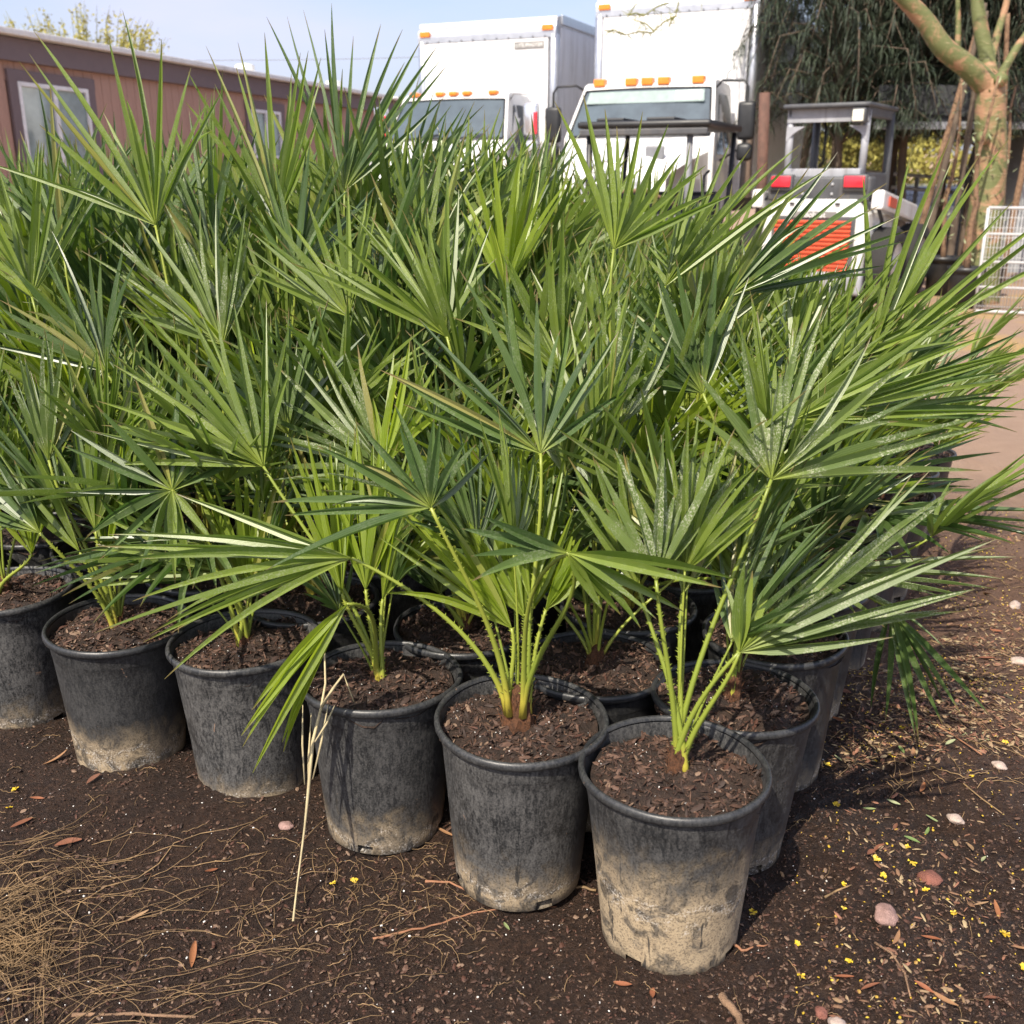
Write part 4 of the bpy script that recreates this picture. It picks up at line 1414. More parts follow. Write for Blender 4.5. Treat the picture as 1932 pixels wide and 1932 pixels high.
# ---------------------------------------------------------------- mobile home
def mobile_home():
    EAVE = 3.15
    A = at_z(0, 66, EAVE); Bp = at_z(740, 190, EAVE)
    dv = (Bp - A); dv.z = 0
    ang = math.atan2(dv.y, dv.x)
    dirx = dv.normalized(); inn = Vector((-dirx.y, dirx.x, 0))
    t = thing('mobile_home', 'brown mobile home with dark fascia and white roof edge', 'house', (A.x, A.y, 0), ang)
    x0, x1 = -7.0, dv.length + 3.0

    def loc(u, v):
        p = at_plane(u, v, Vector((A.x, A.y, 0)), inn)
        q = p - Vector((A.x, A.y, 0))
        return q.dot(dirx), p.z
    core = MB().box(((x0 + x1) / 2, 2.25, 1.5), (x1 - x0, 4.4, 2.9))
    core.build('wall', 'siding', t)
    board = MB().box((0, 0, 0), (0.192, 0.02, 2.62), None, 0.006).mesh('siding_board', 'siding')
    wx0, wz0 = loc(30, 150); wx1, wz1 = loc(163, 162)
    wtop = wz0 - 0.02
    wbot = wtop - 1.25
    sx0, sz0 = loc(472, 205); sx1, _ = loc(528, 212)
    n = int((x1 - x0) / 0.2)
    for k in range(n):
        xc = x0 + 0.1 + k * 0.2
        if not (wx0 - 0.1 < xc < wx1 + 0.1) and not (sx0 - 0.1 < xc < sx1 + 0.1):
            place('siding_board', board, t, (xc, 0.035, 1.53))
        else:
            zt = wtop if xc < sx0 - 1 else sz0
            zb = wbot if xc < sx0 - 1 else sz0 - 0.9
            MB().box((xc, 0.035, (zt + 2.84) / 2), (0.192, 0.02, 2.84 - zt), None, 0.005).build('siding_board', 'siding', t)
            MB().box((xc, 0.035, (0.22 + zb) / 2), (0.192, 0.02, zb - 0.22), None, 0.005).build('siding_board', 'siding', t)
    MB().box(((x0 + x1) / 2, -0.03, 2.985), (x1 - x0 + 0.3, 0.10, 0.30), None, 0.01).build('fascia', 'trim_brown', t)
    MB().box(((x0 + x1) / 2, 2.2, 3.19), (x1 - x0 + 0.5, 4.85, 0.085), None, 0.02).build('roof', 'roof_white', t)
    MB().box(((x0 + x1) / 2, 0.06, 0.1), (x1 - x0, 0.02, 0.2)).build('skirting', 'trim_brown', t)
    for vx in (loc(560, 150)[0], loc(715, 180)[0]):
        rv = MB().lathe([(0.12, 3.2), (0.12, 3.45), (0.2, 3.46), (0.2, 3.56), (0.0, 3.6)], 14, (vx, 1.2, 0))
        rv.build('roof_vent', 'roof_white', t)
    for (a, b, zt, zb) in ((wx0, wx1, wtop, wbot), (sx0, sx1, sz0, sz0 - 0.9)):
        w = MB()
        w.box(((a + b) / 2, 0.004, zt + 0.07), (b - a + 0.34, 0.05, 0.16), None, 0.006)
        w.box(((a + b) / 2, 0.004, zb - 0.07), (b - a + 0.34, 0.05, 0.14), None, 0.006)
        w.box((a - 0.08, 0.004, (zt + zb) / 2), (0.16, 0.046, zt - zb + 0.02), None, 0.006)
        w.box((b + 0.08, 0.004, (zt + zb) / 2), (0.16, 0.046, zt - zb + 0.02), None, 0.006)
        win = w.build('window', 'trim_brown', t)
        f = MB()
        cx = (a + b) / 2
        for q in (a + 0.03, b - 0.03):
            f.box((q, -0.006, (zt + zb) / 2), (0.06, 0.04, zt - zb), None, 0.006)
        f.box((cx, -0.008, (zt + zb) / 2), (0.075, 0.04, zt - zb), None, 0.006)
        for q in (zt - 0.03, zb + 0.03):
            f.box((cx, -0.004, q), (b - a, 0.04, 0.058), None, 0.006)
        f.build('window_frame', 'frame_white', win)
        for q0, q1 in ((a + 0.06, cx - 0.04), (cx + 0.04, b - 0.06)):
            MB().box(((q0 + q1) / 2, 0.02, (zt + zb) / 2), (q1 - q0, 0.008, zt - zb - 0.11)).build('pane', 'house_glass', win)


mobile_home()

# overhead wire
a, b = at_y(430, 112, 45), at_y(1900, 30, 60)
pts = []
for k in range(21):
    t = k / 20
    p = at_y(380 + (1500 - 380) * t, 114 - 62 * t, 45)
    pts.append((p.x, p.y, p.z - 0.35 * math.sin(t * math.pi)))
e0 = Vector(pts[0]) + (Vector(pts[0]) - Vector(pts[1])) * 40
e1 = Vector(pts[-1]) + (Vector(pts[-1]) - Vector(pts[-2])) * 25
tag(MB().tube([e0] + pts + [e1], 0.012, 5).build('overhead_wire', 'mid_grey', smooth=True), 'thin overhead wire crossing the pale sky', 'wire')


# ---------------------------------------------------------------- vehicles
def wheel(parent, c, r, w, rimmat='steel_grey', axis='x'):
    t = MB().lathe([(r * 0.62, -w / 2), (r * 0.93, -w / 2), (r, -w * 0.32), (r, w * 0.32), (r * 0.93, w / 2), (r * 0.62, w / 2)], 30, axis=axis)
    o = t.build('wheel', 'tyre', parent, True, c)
    k = MB().lathe([(0.0, -w * 0.30), (r * 0.25, -w * 0.34), (r * 0.30, -w * 0.2), (r * 0.55, -w * 0.18), (r * 0.62, -w * 0.46), (r * 0.62, w * 0.46), (r * 0.55, w * 0.18), (r * 0.30, w * 0.2), (r * 0.25, w * 0.34), (0.0, w * 0.30)], 24, axis=axis)
    k.build('rim', rimmat, o, True)
    return o


def box_truck(label, corner_u, corner_v_top, depth, yaw, W, L, style):
    """origin: ground below the middle of the cargo box's front; +y runs back along the box"""
    d = ray(corner_u, corner_v_top)
    p = Vector((0, 0, CAM_H)) + d * depth          # upper right front corner of the box
    top = p.z
    ax = Vector((math.cos(yaw), -math.sin(yaw), 0)); ay = Vector((math.sin(yaw), math.cos(yaw), 0))
    o = Vector((p.x, p.y, 0)) - ax * W / 2
    t = thing('box_truck', label, 'truck', o, -yaw)
    zb = 1.02
    H = top - zb
    MB().box((0, L / 2 + 0.02, zb + H / 2), (W - 0.04, L - 0.04, H - 0.04), None, 0.02).build('cargo_box', 'panel_white', t)
    # rounded aluminium nose cap and corner posts
    cap = MB()
    prof = []
    for k in range(7):
        a = k / 6 * math.pi / 2
        prof.append((-0.02 + 0.24 * (1 - math.cos(a)) , top - 0.24 + 0.24 * math.sin(a)))
    poly = [(-0.02, top - 0.33)] + prof + [(0.30, top), (0.30, top - 0.33)]
    cap.prism(poly, -W / 2 + 0.02, W / 2 - 0.02)
    cap.build('nose_cap', 'aluminium', t, False)
    for s in (-1, 1):
        cp = MB().lathe([(0.0, zb), (0.085, zb), (0.085, top - 0.30), (0.0, top - 0.22)], 20, (s * (W / 2 - 0.075), 0.062, 0))
        cp.build('corner_post', 'aluminium', t, True)
        MB().box((s * (W / 2 - 0.16), -0.028, top - 0.19), (0.19, 0.05, 0.085), None, 0.012).build('marker_lamp', 'amber_lens', t)
        MB().box((s * (W / 2 - 0.004), L / 2 + 0.1, top - 0.06), (0.03, L - 0.2, 0.14), None, 0.006).build('top_rail', 'aluminium', t)
        MB().box((s * (W / 2 - 0.004), L / 2 + 0.1, zb + 0.08), (0.03, L - 0.2, 0.16), None, 0.006).build('bottom_rail', 'aluminium', t)
        ps = MB().box((0, 0, 0), (0.012, 0.6, H - 0.36), None, 0.004).mesh('side_panel', 'panel_white')
        for q in range(int((L - 0.4) / 0.61)):
            place('side_panel', ps, t, (s * (W / 2 - 0.016), 0.5 + q * 0.61, zb + H / 2))
    MB().box((0, -0.012, zb + (H - 0.33) / 2), (W - 0.30, 0.03, H - 0.35), None, 0.004).build('front_panel', 'panel_white', t)
    rv = MB()
    for q in range(11):
        rv.lathe([(0.010, -0.046), (0.010, -0.02)], 8, (-W / 2 + 0.2 + q * (W - 0.4) / 10, 0, top - 0.315), axis='y')
    for q in range(9):
        for s in (-1, 1):
            rv.lathe([(0.010, -0.036), (0.010, -0.01)], 8, (s * (W / 2 - 0.19), 0, zb + 0.2 + q * 0.26), axis='y')
    rr = rv.build('rivets', 'mid_grey', t); rr['kind'] = 'stuff'
    ch = MB()
    for s in (-0.42, 0.42):
        ch.box((s, 1.5, 0.86), (0.09, L + 4.2, 0.24))
    ch.build('chassis', 'black_plastic', t)
    for s in (-1, 1):
        wheel(t, (s * (W / 2 - 0.22), L - 1.8, 0.48), 0.48, 0.28)
        wheel(t, (s * (W / 2 - 0.22), -1.55 - style['nose'] * 0.35, 0.48), 0.48, 0.28, 'letter_white')
    # cab
    cw, rw = style['cab_w'], style['roof_w']
    yb, yr, yw_, yn = -0.28, -0.28 - style['roof_len'], -0.28 - style['roof_len'] - style['ws_run'], -0.28 - style['roof_len'] - style['ws_run'] - style['nose']
    zr, zw, zn = style['roof_z'], style['ws_z'], style['nose_z']
    inset = lambda y, z: 0 if z < zw else (cw - rw) / 2 * (z - zw) / (zr - zw)
    poly = [(yb, 0.75), (yb, zr - 0.06), (yb - 0.08, zr), (yr + 0.10, zr + 0.02), (yr, zr - 0.02), (yw_, zw), (yw_ - 0.02, 0.75)]
    cab = MB().prism(poly, -cw / 2, cw / 2, inset)
    cabo = cab.build('cab', 'truck_white', t)
    hw = cw * style['hood_k']
    hood = MB()
    secs = [(yw_ + 0.02, zw - 0.02, cw * 0.94), (yw_ - style['nose'] * 0.5, zw - (zw - zn) * 0.38, cw * 0.90), (yn + 0.10, zn, hw), (yn, zn - 0.14, hw * 0.97), (yn - 0.03, zn - 0.45, hw * 0.97), (yn - 0.03, 0.62, hw)]
    vs_, fs_ = [], []
    prof_n = 9
    for (yy, zz, ww) in secs:
        for k in range(prof_n):
            s = -1 + 2 * k / (prof_n - 1)
            vs_.append((s * ww / 2, yy, zz - 0.16 * abs(s) ** 3.2 * (1 if yy > yn else 0.6)))
    for a in range(len(secs) - 1):
        for k in range(prof_n - 1):
            b0 = a * prof_n + k
            fs_.append((b0, b0 + 1, b0 + prof_n + 1, b0 + prof_n))
    for s in (0, prof_n - 1):      # sides down to the wheel arches
        b0 = len(vs_)
        for a, (yy, zz, ww) in enumerate(secs[:4]):
            vs_.append(((-1 if s == 0 else 1) * ww / 2, yy, 0.95 if a else 0.7))
        for a in range(3):
            fs_.append((a * prof_n + s, (a + 1) * prof_n + s, b0 + a + 1, b0 + a))
    hood.add(vs_, fs_)
    hood.build('hood', 'truck_white', t, True)
    # windscreen lies on the sloping front of the cab
    def scr(x, k, off=0.012):
        y_ = yw_ + (yr - yw_) * k
        z_ = zw + (zr - 0.02 - zw) * k
        nx = Vector((0, -(zr - zw), -(yw_ - yr))).normalized()
        nx = Vector((0, -(zr - zw), (yr - yw_))).normalized()
        ww = (cw - (cw - rw) * k) / 2
        return Vector((x * ww, y_, z_)) + nx * off
    ws = MB()
    gx = 8
    V1 = [scr(-0.93 + 1.86 * q / gx, kk, 0.010 + 0.03 * (1 - (2 * q / gx - 1) ** 2)) for kk in (0.04, 0.88) for q in range(gx + 1)]
    ws.add(V1, [(q, q + 1, q + gx + 2, q + gx + 1) for q in range(gx)])
    wso = ws.build('windscreen', 'windscreen', t, True)
    seal = MB()
    for kk in (0.03, 0.89):
        seal.tube([scr(-0.94 + 1.88 * q / gx, kk, 0.014 + 0.03 * (1 - (2 * q / gx - 1) ** 2)) for q in range(gx + 1)], 0.014, 6)
    for sx in (-0.945, 0.945):
        seal.tube([scr(sx, 0.03, 0.014), scr(sx, 0.89, 0.014)], 0.014, 6)
    seal.build('seal', 'black_plastic', wso, True)
    for q0 in (-0.5, 0.25):
        MB().tube([scr(q0, 0.02, 0.05), scr(q0 + 0.42, 0.10, 0.055)], 0.010, 5).build('wiper', 'black_plastic', wso)
    if style.get('reflection_band'):
        MB().add([scr(-0.86, 0.62, 0.046), scr(0.86, 0.62, 0.046), scr(0.86, 0.84, 0.046), scr(-0.86, 0.84, 0.046)], [(0, 1, 2, 3)]).build('pale_reflection_band', 'pale_reflection', wso)  # pale sheet laid on the glass, painting in a reflection
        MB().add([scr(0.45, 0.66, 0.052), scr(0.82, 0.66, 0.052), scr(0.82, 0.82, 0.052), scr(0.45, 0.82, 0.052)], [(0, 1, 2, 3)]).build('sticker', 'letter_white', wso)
    # side doors and windows
    for s in (-1, 1):
        def sd(y_, z_, off=0.012):
            return Vector((s * (cw / 2 - inset(y_, z_) + off), y_, z_))
        f = lambda *q: MB().add([sd(*x) for x in q], [tuple(range(len(q)))] if s > 0 else [tuple(range(len(q)))[::-1]])
        ym = (yr + yw_) / 2
        zt = zr - 0.16
        dr = f((yb - 0.12, 0.85, 0.008), (yb - 0.12, zr - 0.08, 0.008), (yr + 0.02, zr - 0.10, 0.008), (yw_ + 0.12, zw - 0.02, 0.008), (yw_ + 0.12, 0.85, 0.008)).build('door', 'truck_white', t)
        f((yb - 0.24, zw - 0.12, 0.014), (yb - 0.24, zt, 0.014), (yr + 0.20, zt, 0.014), (yr + 0.16, zw - 0.12, 0.014)).build('door_window', 'side_glass', dr)
        f((yr + 0.12, zw - 0.22, 0.014), (yr + 0.15, zt, 0.014), (yr + 0.06, zt - 0.02, 0.014), (yw_ + 0.16, zw - 0.06, 0.014), (yw_ + 0.14, zw - 0.22, 0.014)).build('quarter_window', 'side_glass', dr)
        MB().box((s * (cw / 2 + 0.03), yb - 0.3, zw - 0.36), (0.03, 0.16, 0.045), None, 0.01).build('handle', 'black_plastic', dr)
        # mirror
        mx, my = s * (cw / 2 + style['mirror_out']), yr - 0.06
        mir = MB().box((mx, my, zw + style['mirror_up']), (0.24, 0.13, 0.50), None, 0.05).build('mirror', style['mirror_mat'], t, True)
        MB().box((mx, my - 0.0, zw + style['mirror_up'] - 0.41), (0.22, 0.14, 0.24), None, 0.07).build('spot_mirror', style['mirror_mat'], mir, True)
        MB().tube([(s * (rw / 2 + 0.02), my + 0.1, zr - 0.08), (s * (rw / 2 + 0.12), my, zr - 0.01), (mx - s * 0.06, my, zr - 0.02), (mx, my, zr - 0.10), (mx, my, zw - 0.10), (s * cw / 2, my, zw - 0.30)], 0.018, 6).build('mirror_arm', style['arm_mat'], mir, True)
        if style.get('red_strip'):
            MB().box((mx + 0.09, my - 0.05, zw + style['mirror_up'] - 0.05), (0.06, 0.05, 0.32), None, 0.01).build('reflector', 'red_lens', mir)
        MB().lathe([(0.0, -0.05), (0.10, -0.04), (0.12, 0.0), (0.12, 0.05)], 20, (s * hw * 0.40, yn - 0.03, zn - 0.52), axis='y').build('headlight', 'clear_lens', t, True)
        MB().box((s * hw * 0.46, yn - 0.02, zn - 0.74), (0.16, 0.06, 0.08), None, 0.015).build('indicator', 'amber_lens', t)
    for q in style['lamps']:
        MB().box((q, yr + 0.03, zr + 0.02), style['lamp_size'], None, style['lamp_size'][2] * style['lamp_round']).build('roof_lamp', 'amber_lens', t)
    # grille and bumper
    g = MB().box((0, yn - 0.045, zn - 0.50), (hw * 0.62, 0.05, 0.50), None, 0.03).build('grille', style['grille_mat'], t)
    for q in range(5):
        MB().box((0, yn - 0.075, zn - 0.68 + q * 0.085), (hw * 0.58, 0.02, 0.028), None, 0.006).build('grille_bar', 'chrome' if style.get('chrome') else 'dark_grey', g)
    MB().box((0, yn - 0.16, 0.62), (cw + 0.06, 0.22, 0.32), None, 0.05).build('bumper', 'chrome' if style.get('chrome') else 'mid_grey', t, True)
    return t, dict(W=W, top=top, yn=yn, zn=zn, zw=zw, zr=zr, hw=hw, yr=yr, zb=zb)


t1, g1 = box_truck('white box truck with chrome mirrors parked beside the brown mobile home', 1052, 26, 16.4, R(24), 2.56, 6.6,
                   dict(cab_w=2.16, roof_w=1.84, roof_len=0.85, ws_run=0.42, nose=1.25, roof_z=2.56, ws_z=1.86, nose_z=1.52, hood_k=0.74, mirror_out=0.26, mirror_up=0.30, mirror_mat='chrome', arm_mat='galvanised',
                        red_strip=True, lamps=(-0.74, -0.28, -0.04, 0.20, 0.66), lamp_size=(0.15, 0.14, 0.07), lamp_round=0.48, grille_mat='dark_grey', chrome=True))
bd = MB().box((0.80, -0.032, g1['top'] - 0.44), (0.52, 0.012, 0.11), None, 0.006).build('badge', 'badge_grey', t1)
text('UTILIMASTER', 0.082, 'letter_white', bd, (0.80, -0.041, g1['top'] - 0.44), (math.pi / 2, 0, 0), 0.25)
text('3DY', 0.20, 'letter_grey', t1, (1.10, -0.029, g1['top'] - 2.02), (math.pi / 2, 0, 0))

t2, g2 = box_truck('white box truck with five square amber roof lamps behind the black cart roof', 1440, -34, 14.8, R(24), 2.56, 7.0,
                   dict(cab_w=2.20, roof_w=1.92, roof_len=0.95, ws_run=0.46, nose=1.15, roof_z=2.60, ws_z=1.84, nose_z=1.52, hood_k=0.72, mirror_out=0.34, mirror_up=0.22, mirror_mat='black_plastic', arm_mat='black_plastic',
                        reflection_band=True, lamps=(-0.74, -0.26, -0.02, 0.22, 0.72), lamp_size=(0.17, 0.14, 0.10), lamp_round=0.12, grille_mat='steel_grey', chrome=True))
em = MB()
ell = [(0.24 * math.cos(a * math.pi / 14), g2['yn'] - 0.10, g2['zn'] - 0.16 + 0.16 * math.sin(a * math.pi / 14)) for a in range(29)]
em.tube(ell, 0.022, 8, False)
em.tube([(-0.20, g2['yn'] - 0.10, g2['zn'] - 0.15), (0.20, g2['yn'] - 0.10, g2['zn'] - 0.15)], 0.018, 8)
em.tube([(-0.10, g2['yn'] - 0.10, g2['zn'] - 0.02), (-0.07, g2['yn'] - 0.10, g2['zn'] - 0.15)], 0.016, 8)
em.tube([(0.10, g2['yn'] - 0.10, g2['zn'] - 0.30), (0.07, g2['yn'] - 0.10, g2['zn'] - 0.15)], 0.016, 8)
em.build('emblem', 'chrome', t2, True)
MB().box((0.52, g2['yn'] + 0.30, g2['zn'] + 0.09), (0.26, 0.05, 0.20), None, 0.05).build('hood_vent', 'mid_grey', t2)


# utility cart with a black roof
def cart():
    yaw = R(24)
    p = at_y(1225, 236, 11.4)
    t = thing('utility_cart', 'small work cart with flat black roof standing in front of the right truck', 'cart', (p.x, p.y, 0), -yaw)
    zt = p.z
    r = MB().box((0, 0.5, zt), (1.42, 1.5, 0.07), None, 0.03)
    ro = r.build('roof', 'black_plastic', t, True)
    for x in (-0.38, 0.16):
        MB().box((x, 0.1, zt + 0.05), (0.30, 0.5, 0.04), None, 0.015).build('roof_pad', 'black_plastic', ro)
    MB().box((0, -0.23, zt - 0.075), (1.36, 0.05, 0.06), None, 0.01).build('roof_beam', 'dark_grey', ro)
    for x in (-0.60, 0.48):
        MB().tube([(x, -0.15, 0.55), (x, -0.15, zt - 0.05)], 0.035, 8).build('post', 'mid_grey' if x > 0 else 'black_plastic', t, True)
    for x in (-0.60, 0.64):
        MB().tube([(x, 0.4, 0.55), (x + 0.03, 0.9, 1.1), (x, 1.15, zt - 0.05)], 0.028, 8).build('post', 'black_plastic', t, True)
    MB().tube([(0.60, 0.25, zt - 0.45), (0.56, 0.20, zt - 0.5), (0.56, 0.20, zt - 0.85), (0.60, 0.25, zt - 0.9)], 0.015, 6).build('grab_handle', 'black_plastic', t, True)
    MB().box((0, 0.45, 0.62), (1.35, 1.5, 0.28), None, 0.06).build('body', 'dark_grey', t, True)
    MB().box((0, 0.62, 0.86), (1.15, 0.45, 0.16), None, 0.06).build('seat', 'black_plastic', t, True)
    MB().box((0, 0.92, 0.98), (1.15, 0.14, 0.36), None, 0.06).build('backrest', 'black_plastic', t, True)
    MB().box((0, -0.45, 0.74), (1.25, 0.6, 0.30), None, 0.10).build('front_cowl', 'dark_grey', t, True)
    MB().box((-0.42, -0.77, 0.84), (0.2, 0.03, 0.10), None, 0.01).build('headlight', 'clear_lens', t)
    MB().box((0.42, -0.77, 0.84), (0.2, 0.03, 0.10), None, 0.01).build('headlight', 'clear_lens', t)
    MB().tube([(0.38, -0.1, 1.02), (0.10, -0.35, 1.18), (-0.42, -0.62, 1.16)], 0.022, 6).build('pole_tool', 'bark_wood', t, True)
    for x in (-0.58, 0.58):
        for y in (-0.45, 1.1):
            wheel(t, (x, y, 0.30), 0.30, 0.22)


cart()


# skid-steer loader seen from behind
def loader():
    yaw = R(34)
    p = at_y(1522, 560, 11.6)
    t = thing('skid_steer_loader', 'white and grey skid-steer loader with red louvred tail door and red lamps', 'loader', (p.x, p.y, 0), -yaw)
    # tail hood: white shell with rounded shoulders
    sh = []
    for (x, z) in ((-0.56, 0.30), (-0.60, 0.68), (-0.57, 0.93), (-0.44, 1.09), (0.44, 1.09), (0.57, 0.93), (0.60, 0.68), (0.56, 0.30)):
        sh.append((x, z))
    n = len(sh)
    vs_ = [(x, 0.0, z) for x, z in sh] + [(x * 1.0, 0.06, z) for x, z in sh] + [(x * 1.02, 0.9, z + 0.06) for x, z in sh]
    vs_ = [(x * 0.95, y, 0.30 + (z - 0.30) * 0.96) if y == 0.0 else (x, y, z) for x, y, z in vs_]
    fs_ = [tuple(range(n))[::-1]]
    for a in (0, n):
        fs_ += [(a + k, a + (k + 1) % n, a + n + (k + 1) % n, a + n + k) for k in range(n)]
    MB().add(vs_, fs_).build('tail_hood', 'truck_white', t)
    g = MB().box((0, -0.006, 0.60), (0.92, 0.025, 0.62), None, 0.01).build('tail_door', 'dark_grey', t)
    lv = MB().box((0, 0, 0), (0.84, 0.03, 0.030), Matrix.Rotation(0.5, 3, 'X'), 0.005).mesh('louvre', 'orange_red')
    for k in range(12):
        place('louvre', lv, g, (0, -0.026, 0.34 + k * 0.046))
    MB().box((0, -0.022, 0.925), (0.50, 0.02, 0.07), None, 0.01).build('name_plate', 'badge_grey', t)
    text('Bobcat', 0.085, 'letter_white', t, (0.02, -0.036, 0.923), (math.pi / 2, 0, 0))
    MB().box((0, -0.02, 0.21), (1.20, 0.14, 0.24), None, 0.04).build('rear_bumper', 'steel_grey', t, True)
    MB().lathe([(0.0, -0.115), (0.035, -0.11), (0.04, -0.09)], 16, (0.02, 0, 0.20), axis='y').build('tow_eye', 'letter_white', t, True)
    for s in (-0.25, 0.25):
        MB().box((s, -0.005, 1.04), (0.05, 0.04, 0.02), None, 0.006).build('hood_catch', 'black_plastic', t)
    # lamp beam and lamps
    MB().box((0, 0.16, 1.19), (1.12, 0.22, 0.26), None, 0.03).build('rear_beam', 'dark_grey', t, True)
    MB().box((0, 0.19, 1.34), (0.84, 0.16, 0.12), None, 0.01).build('cab_sill', 'steel_grey', t, True)
    for s in (-0.40, 0.40):
        h = MB().box((s, 0.06, 1.255), (0.26, 0.10, 0.17), None, 0.02).build('lamp_housing', 'dark_grey', t, True)
        MB().box((s, 0.005, 1.265), (0.215, 0.03, 0.115), None, 0.01).build('tail_lamp', 'red_lens', h, True)
    # roll cage cab
    zt = at_y(1545, 198, 11.6).z
    for s in (-0.41, 0.41):
        MB().tube([(s, 0.20, 1.25), (s, 0.22, zt - 0.05)], 0.040, 8).build('rear_post', 'steel_grey', t, True)
        MB().tube([(s * 1.05, 1.12, 0.8), (s * 1.02, 1.10, zt - 0.05)], 0.045, 8).build('front_post', 'dark_grey', t, True)
        MB().box((s, 0.66, zt - 0.06), (0.07, 0.98, 0.12), None, 0.02).build('roof_rail', 'dark_grey', t)
        MB().box((s * 1.02, 0.66, 1.05), (0.05, 0.98, 0.62), None, 0.02).build('cab_side', 'dark_grey', t)
    MB().box((0, 0.64, zt), (0.94, 1.12, 0.05), None, 0.02).build('roof', 'dark_grey', t, True)
    hd = MB().prism([(0.17, zt - 0.16), (0.17, zt - 0.02), (0.23, zt - 0.02), (0.23, zt - 0.16)], -0.44, 0.44).build('rear_header', 'steel_grey', t)
    for s in (-1, 1):
        MB().add([(s * 0.44, 0.168, zt - 0.36), (s * 0.44, 0.168, zt - 0.20), (s * 0.24, 0.168, zt - 0.20), (s * 0.36, 0.168, zt - 0.27),
                  (s * 0.44, 0.226, zt - 0.36), (s * 0.44, 0.226, zt - 0.20), (s * 0.24, 0.226, zt - 0.20), (s * 0.36, 0.226, zt - 0.27)],
                 [(0, 1, 2, 3), (4, 7, 6, 5), (0, 3, 7, 4), (3, 2, 6, 7), (0, 4, 5, 1), (1, 5, 6, 2)]).build('gusset', 'steel_grey', t)
    for s in (-1, 1):
        for q in (0.0, 0.05):
            MB().tube([(s * 0.55, 0.10 + q, 1.12), (s * 0.66, 0.02 + q, 1.02), (s * 0.70, 0.10 + q, 0.86), (s * 0.62, 0.30 + q, 0.78)], 0.014, 6).build('hose', 'black_plastic', t, True)
        for z in (1.14, 1.24):
            MB().lathe([(0.0, -0.012), (0.014, -0.010), (0.016, 0.0)], 8, (s * 0.16, 0.046, z), axis='y').build('bolt', 'galvanised', t)
    wl_ = MB().box((0.36, 0.10, zt - 0.11), (0.15, 0.10, 0.15), None, 0.02).build('work_lamp', 'dark_grey', t, True)
    MB().box((0.36, 0.045, zt - 0.11), (0.115, 0.02, 0.115), None, 0.008).build('lens', 'clear_lens', wl_)
    MB().tube([(-0.30, 1.0, zt - 0.10), (-0.24, 0.9, zt - 0.20), (-0.24, 0.9, zt - 0.55), (-0.30, 1.0, zt - 0.6)], 0.018, 6).build('lever', 'black_plastic', t, True)
    MB().box((0, 0.85, 1.1), (0.5, 0.12, 0.5), None, 0.05).build('seat_back', 'black_plastic', t, True)
    for s in (-1, 1):
        MB().box((s * 0.66, 0.75, 1.0), (0.13, 1.5, 0.20), Matrix.Rotation(-0.12, 3, 'X'), 0.03).build('lift_arm', 'truck_white', t)
        MB().box((s * 0.735, 0.35, 1.05), (0.012, 0.3, 0.1), Matrix.Rotation(-0.12, 3, 'X')).build('arm_stripe', 'orange_red', t)
        for y in (0.35, 1.45):
            wheel(t, (s * 0.72, y, 0.40), 0.40, 0.26, 'letter_white')
    MB().box((0, 0.98, 0.5), (1.05, 1.5, 0.5), None, 0.04).build('chassis', 'dark_grey', t)


loader()


# parked silver car far behind
def car():
    p = at_y(1745, 400, 21)
    t = thing('parked_car', 'small silver car with red tail lamp parked beyond the pipe fence', 'car', (p.x, p.y, -0.16), R(-62))
    prof = [(-2.1, 0.35), (-2.15, 0.62), (-2.0, 0.86), (-1.35, 0.94), (-0.75, 1.32), (0.35, 1.36), (1.15, 0.98), (1.95, 0.84), (2.12, 0.60), (2.1, 0.35)]
    MB().prism(prof, -0.86, 0.86, lambda y, z: 0.0 if z < 0.9 else 0.34 * (z - 0.9)).build('body', 'car_silver', t)
    for s in (-1, 1):
        f = MB().add([(s * (0.872 - 0.34 * (z - 0.9) * (z > 0.9)), y, z) for y, z in ((-1.05, 0.97), (-0.66, 1.26), (0.30, 1.29), (0.95, 0.98))], [(0, 1, 2, 3)])
        f.build('side_window', 'side_glass', t)
        MB().box((s * 0.72, -2.1, 0.76), (0.26, 0.12, 0.22), None, 0.03).build('tail_lamp', 'red_lens', t, True)
        MB().box((s * 0.70, 2.08, 0.70), (0.3, 0.1, 0.14), None, 0.03).build('headlight', 'clear_lens', t, True)
        for y in (-1.35, 1.35):
            wheel(t, (s * 0.78, y, 0.33), 0.33, 0.2)
    MB().add([(x, y, z + 0.012) for x, y, z in ((-0.70, -1.30, 0.97), (0.70, -1.30, 0.97), (0.62, -0.80, 1.27), (-0.62, -0.80, 1.27))], [(0, 1, 2, 3)]).build('rear_window', 'side_glass', t)


car()

# ---------------------------------------------------------------- posts, fence, shade roof, wire panel
def pole(label, u, v0, v1, y, r, mat='rust', name='pipe_post'):
    a, b = at_y(u, v1, y), at_y(u + (3 if v0 < 300 else 0), v0, y)
    tag(MB().tube([(a.x, a.y, 0), (b.x, b.y, b.z)], r, 10).build(name, mat, smooth=True), label, 'post')


pole('rusty pipe post between the right truck and the skid-steer loader', 1440, 175, 420, 12.6, 0.062)


